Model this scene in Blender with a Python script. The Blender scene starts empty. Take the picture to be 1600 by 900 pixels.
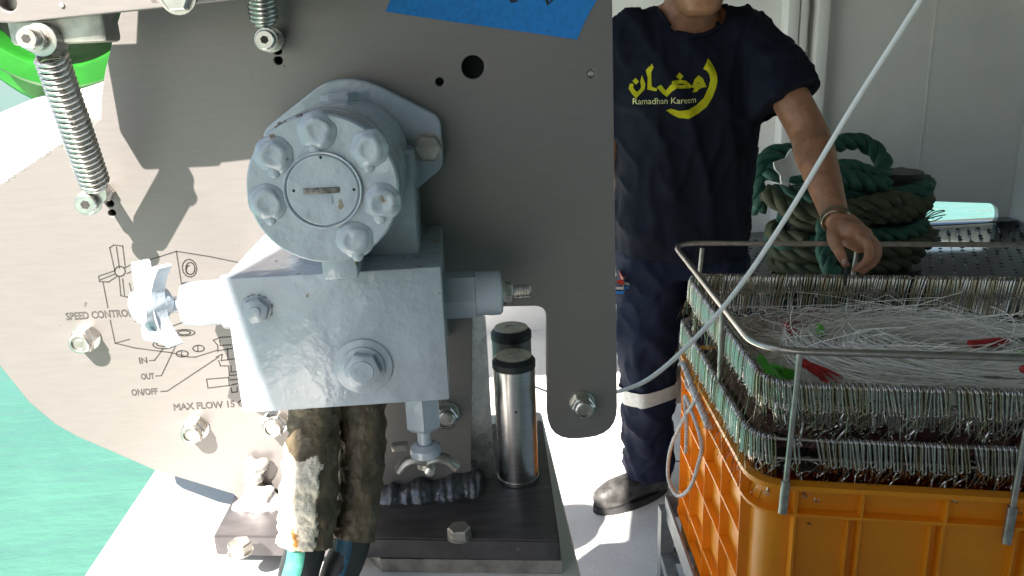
import bpy, bmesh, math, random
from mathutils import Vector, Matrix, noise
from mathutils.bvhtree import BVHTree
random.seed(7)
SC = bpy.context.scene
COL = SC.collection
rad = math.radians

# ------------------------------------------------------------------ camera
F = 1280.0; CAMP = Vector((0, 0, 1.45))
PITCH, YAW, ROLL = rad(17.5), rad(3.5), rad(2.3)
fw = Vector((math.sin(YAW)*math.cos(PITCH), math.cos(YAW)*math.cos(PITCH), -math.sin(PITCH)))
_r = Vector((math.cos(YAW), -math.sin(YAW), 0)); _u = _r.cross(fw)
rt = _r*math.cos(ROLL) - _u*math.sin(ROLL); up = _r*math.sin(ROLL) + _u*math.cos(ROLL)
cam = bpy.data.cameras.new('camera'); camo = bpy.data.objects.new('camera', cam); COL.objects.link(camo)
cam.sensor_width = 36; cam.lens = 36*F/1600; cam.clip_start = 0.02; cam.clip_end = 5000
camo.matrix_world = Matrix(((rt.x, up.x, -fw.x, CAMP.x), (rt.y, up.y, -fw.y, CAMP.y), (rt.z, up.z, -fw.z, CAMP.z), (0, 0, 0, 1)))
SC.camera = camo

# ------------------------------------------------------------------ light
SUN = Vector((0.50, 1.0, -1.22)).normalized()          # direction the light travels
w = bpy.data.worlds.new('World'); SC.world = w; w.use_nodes = True
nt = w.node_tree; bg = nt.nodes['Background']; sky = nt.nodes.new('ShaderNodeTexSky')
sky.sky_type = 'NISHITA'; sky.sun_disc = False
sky.sun_elevation = math.asin(-SUN.z); sky.sun_rotation = math.atan2(-SUN.x, -SUN.y) % (2*math.pi)
sky.air_density = 1.0; sky.dust_density = 1.5; sky.ozone_density = 1.0
nt.links.new(sky.outputs[0], bg.inputs[0]); bg.inputs[1].default_value = 0.05
sl = bpy.data.lights.new('sun', 'SUN'); sl.energy = 5.0; sl.angle = rad(0.5); sl.color = (1, 0.93, 0.84)
so = bpy.data.objects.new('sun', sl); COL.objects.link(so); so.rotation_euler = SUN.to_track_quat('-Z', 'Y').to_euler(); so.location = (-3, -5, 8)
SC.view_settings.view_transform = 'Standard'; SC.view_settings.look = 'None'
SC.view_settings.exposure = 2.1; SC.view_settings.gamma = 1

# ------------------------------------------------------------------ helpers
def U(px, py, **k):
    """where the sight line through a photo point meets a plane x=, y= or z= of the place"""
    d = fw + rt*((px-800)/F) - up*((py-450)/F)
    (a, v), = k.items(); i = 'xyz'.index(a)
    return CAMP + d*((v-CAMP[i])/d[i])

def mat(name, base, rough=0.5, metal=0.0, var=0.12, scale=30.0, bump=0.0, bscale=None, stretch=(1, 1, 1), base2=None, lo=0.35, hi=0.65,
        spec=0.5, coat=0.0, trans=0.0, sss=0.0, emit=None, rvar=0.0, spots=None, spotscale=40, spotlo=0.68):
    m = bpy.data.materials.new(name); m.use_nodes = True
    n = m.node_tree.nodes; l = m.node_tree.links; b = n['Principled BSDF']
    b.inputs['Roughness'].default_value = rough; b.inputs['Metallic'].default_value = metal
    b.inputs['Specular IOR Level'].default_value = spec; b.inputs['Coat Weight'].default_value = coat
    b.inputs['Transmission Weight'].default_value = trans
    if sss:
        b.inputs['Subsurface Weight'].default_value = sss; b.inputs['Subsurface Radius'].default_value = (0.02, 0.008, 0.004); b.inputs['Subsurface Scale'].default_value = 0.3
    tc = n.new('ShaderNodeTexCoord'); mp = n.new('ShaderNodeMapping'); mp.inputs['Scale'].default_value = stretch
    l.new(tc.outputs['Object'], mp.inputs[0])
    no = n.new('ShaderNodeTexNoise'); no.inputs['Scale'].default_value = scale; no.inputs['Detail'].default_value = 6; no.inputs['Roughness'].default_value = 0.6
    l.new(mp.outputs[0], no.inputs['Vector'])
    cr = n.new('ShaderNodeValToRGB'); cr.color_ramp.elements[0].position = lo; cr.color_ramp.elements[1].position = hi
    c2 = base2 or tuple(min(1, c*(1+var)) for c in base)
    c1 = base if base2 else tuple(c*(1-var) for c in base)
    cr.color_ramp.elements[0].color = (*c1, 1); cr.color_ramp.elements[1].color = (*c2, 1)
    l.new(no.outputs[0], cr.inputs[0]); out = cr.outputs[0]
    if spots:
        n2 = n.new('ShaderNodeTexNoise'); n2.inputs['Scale'].default_value = spotscale; n2.inputs['Detail'].default_value = 3
        l.new(tc.outputs['Object'], n2.inputs['Vector'])
        r2 = n.new('ShaderNodeValToRGB'); r2.color_ramp.elements[0].position = spotlo; r2.color_ramp.elements[1].position = spotlo+0.03
        l.new(n2.outputs[0], r2.inputs[0])
        mx = n.new('ShaderNodeMix'); mx.data_type = 'RGBA'; l.new(r2.outputs[0], mx.inputs[0]); l.new(out, mx.inputs[6]); mx.inputs[7].default_value = (*spots, 1); out = mx.outputs[2]
    l.new(out, b.inputs['Base Color'])
    if rvar:
        mr = n.new('ShaderNodeMapRange'); mr.inputs['To Min'].default_value = max(0.02, rough-rvar); mr.inputs['To Max'].default_value = rough+rvar
        l.new(no.outputs[0], mr.inputs[0]); l.new(mr.outputs[0], b.inputs['Roughness'])
    if bump:
        bn = n.new('ShaderNodeTexNoise'); bn.inputs['Scale'].default_value = bscale or scale; bn.inputs['Detail'].default_value = 4
        l.new(mp.outputs[0], bn.inputs['Vector'])
        bp = n.new('ShaderNodeBump'); bp.inputs['Strength'].default_value = 1.0; bp.inputs['Distance'].default_value = bump
        l.new(bn.outputs[0], bp.inputs['Height']); l.new(bp.outputs[0], b.inputs['Normal'])
    if emit:
        b.inputs['Emission Color'].default_value = (*emit[:3], 1); b.inputs['Emission Strength'].default_value = emit[3]
    return m

M = {}
M['plate'] = mat('brushed_stainless', (0.215, 0.199, 0.191), 0.43, 0.38, 0.035, 30, 0.00005, 60, stretch=(1, 1, 9), rvar=0.05, spots=(0.13, 0.11, 0.10), spotscale=95, spotlo=0.715)
M['steel'] = mat('stainless_fastener', (0.62, 0.60, 0.57), 0.28, 0.95, 0.15, 90, 0.0001, rvar=0.08)
M['dullsteel'] = mat('dull_steel', (0.42, 0.40, 0.37), 0.42, 0.9, 0.25, 60, 0.0002, rvar=0.1)
M['chrome'] = mat('turned_steel_pin', (0.60, 0.575, 0.555), 0.24, 1.0, 0.10, 40, 0.00006, 160, stretch=(1, 1, 14), rvar=0.08)
M['pinr'] = mat('darkened_rear_pin', (0.16, 0.155, 0.15), 0.42, 0.5, 0.12, 40, 0.0001, 160, stretch=(1, 1, 14))  # rear pin colour darkened to offset bounced light and reflections
M['darksteel'] = mat('dark_base_steel', (0.088, 0.082, 0.086), 0.36, 0.35, 0.25, 22, 0.00015, 90, stretch=(1, 5, 1), rvar=0.1, spots=(0.16, 0.15, 0.15), spotscale=60, spotlo=0.72)
M['weld'] = mat('weld_metal', (0.13, 0.135, 0.15), 0.38, 0.8, 0.35, 80, 0.0006, 150)
M['weld_sunlit'] = mat('sunlit_weld_metal', (0.62, 0.60, 0.58), 0.45, 0.5, 0.2, 80, 0.0008, 120)  # same weld metal, lighter colour painted in for the sunlit beads
M['paint'] = mat('grey_blue_enamel', (0.365, 0.41, 0.465), 0.21, 0.0, 0.07, 14, 0.0028, 42, coat=0.4, rvar=0.06, spots=(0.24, 0.19, 0.14), spotscale=58, spotlo=0.72)
M['rust'] = mat('rusty_chipped_paint', (0.06, 0.05, 0.045), 0.8, 0.2, 0.3, 200, 0.0008, base2=(0.35, 0.33, 0.32))
M['engrave'] = mat('engraved_groove', (0.045, 0.042, 0.04), 0.7, 0.2, 0.3, 300)
M['hole_shade'] = mat('painted_hole_shade', (0.01, 0.01, 0.012), 0.8)  # near-black colour standing in for the shade inside holes
M['wrap'] = mat('petrolatum_tape', (0.045, 0.032, 0.018), 0.5, 0, 0.3, 60, 0.002, 160, base2=(0.20, 0.155, 0.095), lo=0.33, hi=0.75, stretch=(1, 1, 0.45))
M['foam'] = mat('torn_cream_foam', (0.82, 0.74, 0.60), 0.9, 0, 0.2, 50, 0.004, 130, spots=(0.42, 0.20, 0.05), spotscale=42, spotlo=0.60)
M['hose'] = mat('black_hose_rubber', (0.022, 0.025, 0.028), 0.5, 0, 0.3, 60, 0.0003)
M['stripe'] = mat('teal_hose_print', (0.03, 0.22, 0.17), 0.5, 0, 0.3, 90, base2=(0.10, 0.42, 0.33))
M['stripeb'] = mat('blue_hose_print', (0.02, 0.09, 0.15), 0.5, 0, 0.3, 90)
M['tape'] = mat('blue_masking_tape', (0.012, 0.20, 0.58), 0.75, 0, 0.12, 160, 0.0004, 220, stretch=(1, 1, 1))
M['ink'] = mat('black_marker_ink', (0.012, 0.012, 0.016), 0.6)
M['green'] = mat('green_sheave_plastic', (0.018, 0.20, 0.016), 0.38, 0, 0.2, 20, 0.0008, 60, sss=0.1)
M['white'] = mat('white_gloss_paint', (0.80, 0.79, 0.76), 0.35, 0, 0.04, 6, 0.0004, 60, spots=(0.55, 0.47, 0.38), spotscale=9, spotlo=0.73)
M['soffit'] = mat('grey_awning_soffit', (0.13, 0.12, 0.11), 0.7, 0, 0.1, 3)  # for the unseen roof and wall, kept dark to cut bounced light
M['deck'] = mat('white_deck_paint', (0.82, 0.81, 0.79), 0.6, 0, 0.08, 5, 0.0015, 120, spots=(0.5, 0.47, 0.43), spotscale=14, spotlo=0.70)
M['wall'] = mat('off_white_bulkhead', (0.79, 0.775, 0.755), 0.45, 0, 0.05, 2.5, 0.0006, 30)
M['lockr'] = mat('dark_nonskid_paint', (0.012, 0.015, 0.024), 0.11, 0, 0.3, 12, 0.0, 60, rvar=0.04)
M['black'] = mat('worn_black_paint', (0.02, 0.02, 0.022), 0.5, 0, 0.4, 30, 0.0008, 60)
M['ropeg'] = mat('green_polypropylene_rope', (0.009, 0.055, 0.038), 0.65, 0, 0.3, 30, 0.0015, 260, base2=(0.024, 0.115, 0.08))
M['ropeo'] = mat('weathered_olive_rope', (0.034, 0.038, 0.018), 0.7, 0, 0.3, 30, 0.0015, 260, base2=(0.07, 0.078, 0.038))
M['ropew'] = mat('white_braided_cord', (0.55, 0.52, 0.50), 0.7, 0, 0.2, 120, 0.0010, 400)
M['rag'] = mat('white_rag', (0.62, 0.60, 0.58), 0.9, 0, 0.1, 60, 0.001, 80)
M['skin'] = mat('tanned_skin', (0.37, 0.165, 0.092), 0.46, 0, 0.22, 28, 0.0012, 160, sss=0.12)
M['nail'] = mat('finger_nail', (0.55, 0.36, 0.29), 0.35, 0, 0.05)
M['hair'] = mat('black_hair', (0.015, 0.013, 0.012), 0.5, 0, 0.3, 200, 0.003, 300)
M['eye'] = mat('eye_white', (0.7, 0.68, 0.65), 0.25); M['lip'] = mat('lips', (0.30, 0.12, 0.09), 0.45)
M['shirt'] = mat('navy_cotton_jersey', (0.0058, 0.0066, 0.0160), 0.85, 0, 0.2, 30, 0.0006, 500, spec=0.25)
M['trouser'] = mat('navy_work_twill', (0.0100, 0.0140, 0.034), 0.85, 0, 0.25, 20, 0.0008, 400, spec=0.25)
M['yellow'] = mat('yellow_screen_print', (0.92, 0.82, 0.015), 0.7, 0, 0.05, 80)
M['cream'] = mat('pale_screen_print', (0.72, 0.66, 0.30), 0.7, 0, 0.05, 80)
M['reflect'] = mat('grey_reflective_tape', (0.52, 0.51, 0.49), 0.45, 0.1, 0.1, 80)
M['boot'] = mat('scuffed_grey_boot', (0.022, 0.022, 0.022), 0.42, 0, 0.4, 30, 0.001, 80, base2=(0.075, 0.072, 0.068))
M['orange'] = mat('orange_crate_plastic', (0.95, 0.325, 0.010), 0.38, 0, 0.07, 7, 0.0004, 40, sss=0.25, spots=(0.28, 0.09, 0.02), spotscale=38, spotlo=0.74)
M['galv'] = mat('galvanised_stand', (0.30, 0.31, 0.31), 0.5, 0.5, 0.15, 30, 0.0003)
M['wood'] = mat('pale_timber', (0.50, 0.38, 0.22), 0.7, 0, 0.2, 20, 0.001, stretch=(8, 8, 1))
M['wire'] = mat('steel_rod', (0.52, 0.46, 0.42), 0.33, 0.9, 0.2, 60, 0.0002)
M['clip'] = mat('bright_clip_wire', (0.50, 0.455, 0.42), 0.15, 1.0, 0.15, 60)
M['clipb'] = mat('brassy_clip_wire', (0.36, 0.30, 0.21), 0.25, 1.0, 0.15, 60)
M['mono'] = mat('clear_monofilament', (0.90, 0.84, 0.74), 0.35, 0, 0.08, 20)
M['monor'] = mat('reddish_monofilament', (0.35, 0.16, 0.13), 0.35, 0, 0.2, 20, trans=0.2)
M['line'] = mat('translucent_hauling_line', (0.94, 0.91, 0.87), 0.25, 0, 0.03, 60)
M['red'] = mat('red_lure_rubber', (0.42, 0.022, 0.02), 0.4, 0, 0.2, 60, 0.0006)
M['lime'] = mat('lime_lure_rubber', (0.10, 0.45, 0.03), 0.4, 0, 0.2, 60, 0.0006)
M['brace'] = mat('bead_bracelet', (0.14, 0.11, 0.06), 0.5, 0, 0.4, 300, 0.001)
def sea_mat():
    m = mat('sea_water', (0.058, 0.158, 0.120), 0.08, 0, 0.12, 0.5, 0, base2=(0.070, 0.180, 0.138), stretch=(1, 0.5, 1))
    n = m.node_tree.nodes; l = m.node_tree.links; b = n['Principled BSDF']
    tc = n.new('ShaderNodeTexCoord'); mp = n.new('ShaderNodeMapping'); mp.inputs['Scale'].default_value = (1.0, 2.2, 1)
    l.new(tc.outputs['Object'], mp.inputs[0]); no = n.new('ShaderNodeTexNoise'); no.inputs['Scale'].default_value = 1.6; no.inputs['Detail'].default_value = 5
    l.new(mp.outputs[0], no.inputs['Vector']); bp = n.new('ShaderNodeBump'); bp.inputs['Distance'].default_value = 0.07; bp.inputs['Strength'].default_value = 0.65
    l.new(no.outputs[0], bp.inputs['Height']); l.new(bp.outputs[0], b.inputs['Normal']); return m
M['sea'] = sea_mat()

def link(name, me, m, parent=None, smooth=30):
    o = bpy.data.objects.new(name, me); COL.objects.link(o)
    if m is not None and not me.materials: me.materials.append(M[m] if isinstance(m, str) else m)
    if smooth:
        me.shade_smooth(); me.set_sharp_from_angle(angle=rad(smooth))
    if parent is not None:
        o.parent = parent
        if parent.parent is None: o.location = -parent.location
    return o
def top(o, label, cat, group=None, recenter=True):
    o['label'] = label; o['category'] = cat
    if group: o['group'] = group
    if recenter and o.type == 'MESH' and o.location.length < 1e-9 and not o.children:
        vs = [v.co for v in o.data.vertices]
        c = Vector(((min(v.x for v in vs)+max(v.x for v in vs))/2, (min(v.y for v in vs)+max(v.y for v in vs))/2, min(v.z for v in vs)))
        o.data.transform(Matrix.Translation(-c)); o.location = c
    return o
def empty(name, loc, label, cat, group=None):
    o = bpy.data.objects.new(name, None); COL.objects.link(o); o.location = loc; o.empty_display_size = 0.05
    return top(o, label, cat, group)

class G:
    """collects shapes into one mesh"""
    def __init__(s): s.v = []; s.f = []
    def add(s, vs, fs):
        k = len(s.v); s.v += [Vector(v) for v in vs]; s.f += [[i+k for i in f] for f in fs]; return s
    def box(s, lo, hi, bev=0.0):
        bm = bmesh.new(); bmesh.ops.create_cube(bm, size=1)
        lo, hi = Vector(lo), Vector(hi)
        for v in bm.verts: v.co = Vector(((lo[i]+hi[i])/2 + v.co[i]*(hi[i]-lo[i]) for i in range(3)))
        if bev: bmesh.ops.bevel(bm, geom=bm.edges[:], offset=bev, segments=2, affect='EDGES', profile=0.5)
        return s.bm(bm)
    def bm(s, bm):
        bm.verts.index_update(); s.add([v.co for v in bm.verts], [[v.index for v in f.verts] for f in bm.faces]); bm.free(); return s
    def tube(s, path, r, sides=8, closed=False, caps=True, flat=1.0):
        path = [Vector(p) for p in path]; n = len(path); rs = r if isinstance(r, (list, tuple)) else [r]*n
        vs = []; fs = []; nrm = None
        for i, p in enumerate(path):
            a = path[(i-1) % n] if (closed or i > 0) else p; b = path[(i+1) % n] if (closed or i < n-1) else p
            t = (b-a).normalized() if (b-a).length > 1e-9 else Vector((0, 0, 1))
            if nrm is None:
                nrm = t.cross(Vector((0, 0, 1)));
                if nrm.length < 0.1: nrm = t.cross(Vector((1, 0, 0)))
                nrm.normalize()
            nrm = (nrm - t*nrm.dot(t)); nrm = nrm.normalized() if nrm.length > 1e-6 else t.orthogonal().normalized()
            bn = t.cross(nrm)
            for k in range(sides):
                an = 2*math.pi*k/sides; vs.append(p + (nrm*math.cos(an) + bn*math.sin(an)*flat)*rs[i])
        m = n if closed else n-1
        for i in range(m):
            for k in range(sides):
                fs.append([i*sides+k, i*sides+(k+1) % sides, ((i+1) % n)*sides+(k+1) % sides, ((i+1) % n)*sides+k])
        if not closed and caps:
            fs.append(list(range(sides))[::-1]); fs.append([(n-1)*sides+k for k in range(sides)])
        return s.add(vs, fs)
    def lathe(s, c, axis, prof, sides=32, start=0.0, ref=None):
        """prof: list of (distance along axis, radius)"""
        c = Vector(c); ax = Vector(axis).normalized(); e1 = (Vector(ref) if ref else ax.orthogonal()); e1 = (e1-ax*e1.dot(ax)).normalized(); e2 = ax.cross(e1)
        vs = []; fs = []
        for d, r in prof:
            for k in range(sides):
                a = start + 2*math.pi*k/sides; vs.append(c + ax*d + (e1*math.cos(a)+e2*math.sin(a))*max(r, 1e-5))
        for i in range(len(prof)-1):
            for k in range(sides): fs.append([i*sides+k, i*sides+(k+1) % sides, (i+1)*sides+(k+1) % sides, (i+1)*sides+k])
        fs.append(list(range(sides))[::-1]); fs.append([(len(prof)-1)*sides+k for k in range(sides)])
        return s.add(vs, fs)
    def hexa(s, c, axis, r, h, start=0.3):
        return s.lathe(c, axis, [(0, r), (h*0.86, r), (h, r*0.88)], 6, start)
    def chain(s, pts, rs, sides=12):
        """closed tapered limb with round ends"""
        pts = [Vector(p) for p in pts]; d0 = (pts[1]-pts[0]).normalized(); d1 = (pts[-1]-pts[-2]).normalized()
        P = []; R = []
        for a in (1.0, 0.85, 0.5): P.append(pts[0]-d0*rs[0]*a); R.append(max(1e-4, rs[0]*math.sqrt(max(0, 1-a*a))))
        # resample with a smooth spline
        n = len(pts)
        for i in range(n-1):
            for t in (0, 0.25, 0.5, 0.75):
                p0, p1, p2, p3 = pts[max(i-1, 0)], pts[i], pts[i+1], pts[min(i+2, n-1)]
                P.append(0.5*((2*p1)+(p2-p0)*t+(2*p0-5*p1+4*p2-p3)*t*t+(3*p1-p0-3*p2+p3)*t**3)); R.append(rs[i]*(1-t)+rs[i+1]*t)
        P.append(pts[-1]); R.append(rs[-1])
        for a in (0.5, 0.85, 1.0): P.append(pts[-1]+d1*rs[-1]*a); R.append(max(1e-4, rs[-1]*math.sqrt(max(0, 1-a*a))))
        return s.tube(P, R, sides)
    def rings(s, rings, sides=28):
        """stacked ellipses: (centre, rx, ry[, squareness])"""
        vs = []; fs = []
        for c, rx, ry in rings:
            for k in range(sides):
                a = 2*math.pi*k/sides; ca, sa = math.cos(a), math.sin(a); e = 0.8
                vs.append(Vector(c)+Vector((rx*math.copysign(abs(ca)**e, ca), ry*math.copysign(abs(sa)**e, sa), 0)))
        for i in range(len(rings)-1):
            for k in range(sides): fs.append([i*sides+k, i*sides+(k+1) % sides, (i+1)*sides+(k+1) % sides, (i+1)*sides+k])
        fs.append(list(range(sides))[::-1]); fs.append([(len(rings)-1)*sides+k for k in range(sides)])
        return s.add(vs, fs)
    def ball(s, c, r, sc=(1, 1, 1), u=16, v=10):
        bm = bmesh.new(); bmesh.ops.create_uvsphere(bm, u_segments=u, v_segments=v, radius=r)
        for q in bm.verts: q.co = Vector(c)+Vector((q.co.x*sc[0], q.co.y*sc[1], q.co.z*sc[2]))
        return s.bm(bm)
    def me(s, name='mesh', fix=True):
        me = bpy.data.meshes.new(name); me.from_pydata([tuple(v) for v in s.v], [], s.f)
        if fix:
            bm = bmesh.new(); bm.from_mesh(me); bmesh.ops.recalc_face_normals(bm, faces=bm.faces[:]); bm.to_mesh(me); bm.free()
        me.update(); return me
    def obj(s, name, m, parent=None, smooth=30): return link(name, s.me(name), m, parent, smooth)

def eval_mesh(o, name):
    dg = bpy.context.evaluated_depsgraph_get(); me = bpy.data.meshes.new_from_object(o.evaluated_get(dg)); me.name = name; return me
def flat_mesh(name, polys, y0, y1, bev=0.0, offset=0.0):
    """outline(s) with holes given as (x, z), filled and given real thickness between y0 and y1"""
    cu = bpy.data.curves.new(name, 'CURVE'); cu.dimensions = '2D'; cu.fill_mode = 'BOTH'
    for p in polys:
        sp = cu.splines.new('POLY'); sp.points.add(len(p)-1); sp.use_cyclic_u = True
        for q, c in zip(sp.points, p): q.co = (c[0], c[1], 0, 1)
    e = (y1-y0)/2; cu.extrude = max(e-bev, 1e-6); cu.bevel_depth = bev; cu.bevel_resolution = 1; cu.offset = offset-bev
    o = bpy.data.objects.new('tmp', cu); COL.objects.link(o); me = eval_mesh(o, name); bpy.data.objects.remove(o); bpy.data.curves.remove(cu)
    me.materials.clear()
    me.transform(Matrix.Translation((0, (y0+y1)/2, 0)) @ Matrix.Rotation(math.pi/2, 4, 'X')); return me
def circ(c, r, n=28): return [(c[0]+r*math.cos(2*math.pi*k/n), c[1]+r*math.sin(2*math.pi*k/n)) for k in range(n)]
def xz(pts, y): return [(lambda v: (v.x, v.z))(U(*p, y=y)) for p in pts]
def rounded(poly, r, seg=6):
    out = []; n = len(poly)
    for i in range(n):
        rr = r[i] if isinstance(r, (list, tuple)) else r
        p = Vector(poly[i]); a = Vector(poly[i-1])-p; b = Vector(poly[(i+1) % n])-p
        d = min(rr, a.length*0.48, b.length*0.48)
        if d < 1e-5: out.append(tuple(p)); continue
        s0 = p+a.normalized()*d; s1 = p+b.normalized()*d
        for k in range(seg+1):
            t = k/seg; q = s0*(1-t)**2+p*2*t*(1-t)+s1*t*t; out.append(tuple(q))
    return out
def spline(pts, n=8, closed=False):
    pts = [Vector(p) for p in pts]; N = len(pts); out = []
    rng = range(N if closed else N-1)
    for i in rng:
        g = (lambda j: pts[j % N]) if closed else (lambda j: pts[min(max(j, 0), N-1)])
        p0, p1, p2, p3 = g(i-1), g(i), g(i+1), g(i+2)
        for k in range(n):
            t = k/n; out.append(0.5*((2*p1)+(p2-p0)*t+(2*p0-5*p1+4*p2-p3)*t*t+(3*p1-p0-3*p2+p3)*t**3))
    if not closed: out.append(pts[-1])
    return out
def stroke(path, wd):
    p = [Vector(q) for q in path]; L = []; R = []
    ws = wd if isinstance(wd, (list, tuple)) else [wd]*len(p)
    for i, q in enumerate(p):
        t = (p[min(i+1, len(p)-1)]-p[max(i-1, 0)]).normalized(); n = Vector((-t.y, t.x)); L.append(tuple(q+n*ws[i]/2)); R.append(tuple(q-n*ws[i]/2))
    return L+R[::-1]
def remesh(g, voxel, smooth_it=4, name='body'):
    me = g.me(name); o = bpy.data.objects.new('tmp', me); COL.objects.link(o)
    r = o.modifiers.new('r', 'REMESH'); r.mode = 'VOXEL'; r.voxel_size = voxel
    if smooth_it:
        s = o.modifiers.new('s', 'SMOOTH'); s.iterations = smooth_it; s.factor = 0.5
    out = eval_mesh(o, name); bpy.data.objects.remove(o); return out
def text_mesh(body, size, outline=0.0):
    cu = bpy.data.curves.new('t', 'FONT'); cu.body = body; cu.size = size; cu.align_x = 'LEFT'
    if outline: cu.fill_mode = 'NONE'; cu.bevel_depth = outline; cu.bevel_resolution = 0; cu.resolution_u = 3
    o = bpy.data.objects.new('tmp', cu); COL.objects.link(o); me = eval_mesh(o, 'text'); bpy.data.objects.remove(o); me.materials.clear(); return me

# ------------------------------------------------------------------ the setting
def sheet(name, x0, x1, y0, y1, z, m):
    o = G().add([(x0, y0, z), (x1, y0, z), (x1, y1, z), (x0, y1, z)], [[0, 1, 2, 3]]).obj(name, m, smooth=0); o['kind'] = 'structure'; return o
sheet('sea', -1500, 1500, -1500, 1500, -1.3, 'sea')
dk = G().box((-0.40, -2.5, -0.12), (4.2, 3.95, 0.0)).obj('deck', 'deck', smooth=0); dk['kind'] = 'structure'
for k, yy in enumerate((2.56,)):
    G().tube([(-0.05, yy+0.05, 0.001), (0.35, yy, 0.001), (0.9, yy-0.12, 0.001)], 0.003, 6).obj('deck_seam', 'dullsteel', dk)
hull = G().box((-0.40, -2.5, -1.6), (-0.33, 3.95, -0.121)).obj('hull_side', 'white', smooth=0); hull['kind'] = 'structure'

def bulwark(y0, y1, label):
    b = empty('bulwark', (-0.15, (y0+y1)/2, 0), label, 'bulwark')
    G().box((-0.37, y0+0.01, 0.0), (-0.30, y1-0.01, 0.895)).obj('side_panel', 'white', b)
    G().box((0.02, y0+0.01, 0.0), (0.06, y1-0.01, 0.895)).obj('inner_panel', 'white', b)
    G().box((-0.41, y0, 0.895), (0.10, y1, 0.93), 0.006).obj('cap_rail', 'white', b)
bulwark(-2.4, 1.06, 'white painted bulwark with flat cap under the line hauler')

# bulkhead with a rounded scupper opening
wall = empty('bulkhead_wall', (1.6, 3.86, 0), 'off white steel bulkhead behind the man with a rounded slot', 'wall')
YW = 3.86
slot = rounded(xz([(1405, 313), (1560, 318), (1560, 350), (1405, 348)], YW), [0.02, 0.055, 0.055, 0.02])
me = flat_mesh('wall_panel', [[(-0.7, 0), (4.2, 0), (4.2, 2.42), (-0.7, 2.42)], slot], YW, YW+0.03)
link('wall_panel', me, 'wall', wall, 20)
pp = xz([(1237, 0), (1255, 0), (1284, 0)], YW-0.05)
for (x, _), r in zip(pp, (0.028, 0.020, 0.03)):
    G().box((x-r, YW-0.06-r, 0), (x+r, YW-0.001, 2.42), 0.008).obj('pillar', 'wall', wall)
a = U(1464, 0, y=YW); G().box((a.x-0.004, YW-0.004, 0.46), (a.x+0.004, YW-0.0005, 2.42)).obj('panel_seam', 'wall', wall)
sx = U(1592, 330, y=YW-0.1).x
side = G().box((sx+0.02, 1.4, 0), (sx+0.08, YW-0.002, 2.42), 0.004).obj('side_wall', 'white'); top(side, 'white side bulkhead meeting the back wall at the right', 'wall')

# awning above the working deck: unseen roof inferred from its shade, outline shaped to cast it
roof = empty('awning_roof', (1.5, 2, 2.3), 'unseen grey awning roof, outline shaped to shade the working deck', 'roof')
def ex(y): return -0.615 + 0.28*(y+0.2)
R0, R1 = -3.2, 4.0
rv = [(ex(R0), R0), (4.3, R0), (4.3, R1), (-1.0, R1), (-1.0, 1.42), (ex(1.38), 1.38)]  # step in the outline shaped to end the sunlit deck patch
n = len(rv)
G().add([(x, y, 2.30) for x, y in rv]+[(x, y, 2.36) for x, y in rv], [list(range(n))[::-1], list(range(n, 2*n))]+[[i, (i+1) % n, n+(i+1) % n, n+i] for i in range(n)]).obj('roof_panel', 'soffit', roof, 20)
for yy in (-1.6, 0.3, 2.0, 3.4):
    G().box((ex(min(yy, 1.5))+0.15, yy-0.03, 2.22), (4.2, yy+0.03, 2.299), 0.004).obj('beam', 'soffit', roof)

aft = G().box((-0.30, -3.1, 0.0), (4.2, -3.02, 2.295), 0.004).obj('light_block_wall', 'soffit'); top(aft, 'added unseen grey wall behind the camera that blocks sky light', 'wall')  # unseen wall added behind the camera to block sky light
# dark platform with studs, on which the bollards stand
pz = 0.45
plat = empty('nonskid_platform', (2.0, 3.2, 0), 'glossy dark nonskid platform below the bulkhead slot', 'platform')
G().box((0.98, 2.62, 0.0), (sx+0.015, YW-0.004, pz), 0.012).obj('platform_top', 'lockr', plat)
G().box((1.9, YW-0.10, pz+0.001), (sx+0.012, YW-0.006, pz+0.006), 0.002).obj('kerb', 'lockr', plat)
sg = G()
for i in range(34):
    for j in range(24):
        x = 1.02+i*0.05+(j % 2)*0.025; y = 2.66+j*0.045
        if x > sx-0.02 or y > YW-0.12: continue
        an = 0.7 if (i+j) % 2 else -0.7
        dx, dy = math.cos(an)*0.011, math.sin(an)*0.011; ex_, ey_ = -math.sin(an)*0.004, math.cos(an)*0.004
        sg.add([(x-dx, y-dy, pz), (x+ex_, y+ey_, pz), (x+dx, y+dy, pz), (x-ex_, y-ey_, pz), (x, y, pz+0.003)], [[0, 1, 4], [1, 2, 4], [2, 3, 4], [3, 0, 4]])
st = sg.obj('tread_studs', 'lockr', plat, 0); st['kind'] = 'stuff'

# ------------------------------------------------------------------ line hauler
PY = 0.80                      # front of the side plate
H = empty('line_hauler', (-0.1, 0.8, 0.93), 'stainless hydraulic line hauler with grey blue motor bolted on the bulwark', 'line hauler')
lower_left = [(95, 222), (0, 287), (-70, 335), (-95, 430), (-70, 500), (0, 572), (45, 628), (85, 662), (120, 682), (240, 734), (365, 772)]
outline = xz([(215, -60), (190, 15), (176, 62), (164, 112), (158, 150), (157, 186), (140, 198)] + lower_left + [(390, 800), (736, 795), (738, 500)], PY)
outline += rounded(xz([(738, 480), (853, 478), (856, 690), (965, 680), (956, -60)], PY), [0.0, 0.012, 0.034, 0.034, 0.0])
def pc(px, py, y=PY): v = U(px, py, y=y); return (v.x, v.z)
holes = [circ(pc(739, 105), 0.0108), circ(pc(687, 128), 0.0040, 16), circ(pc(924, 115), 0.0042, 16), circ(pc(435, 94), 0.0040, 16), circ(pc(175, 333), 0.0036, 16), circ(pc(172, 318), 0.0036, 16), circ(pc(434, 79), 0.0040, 16)]
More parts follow.
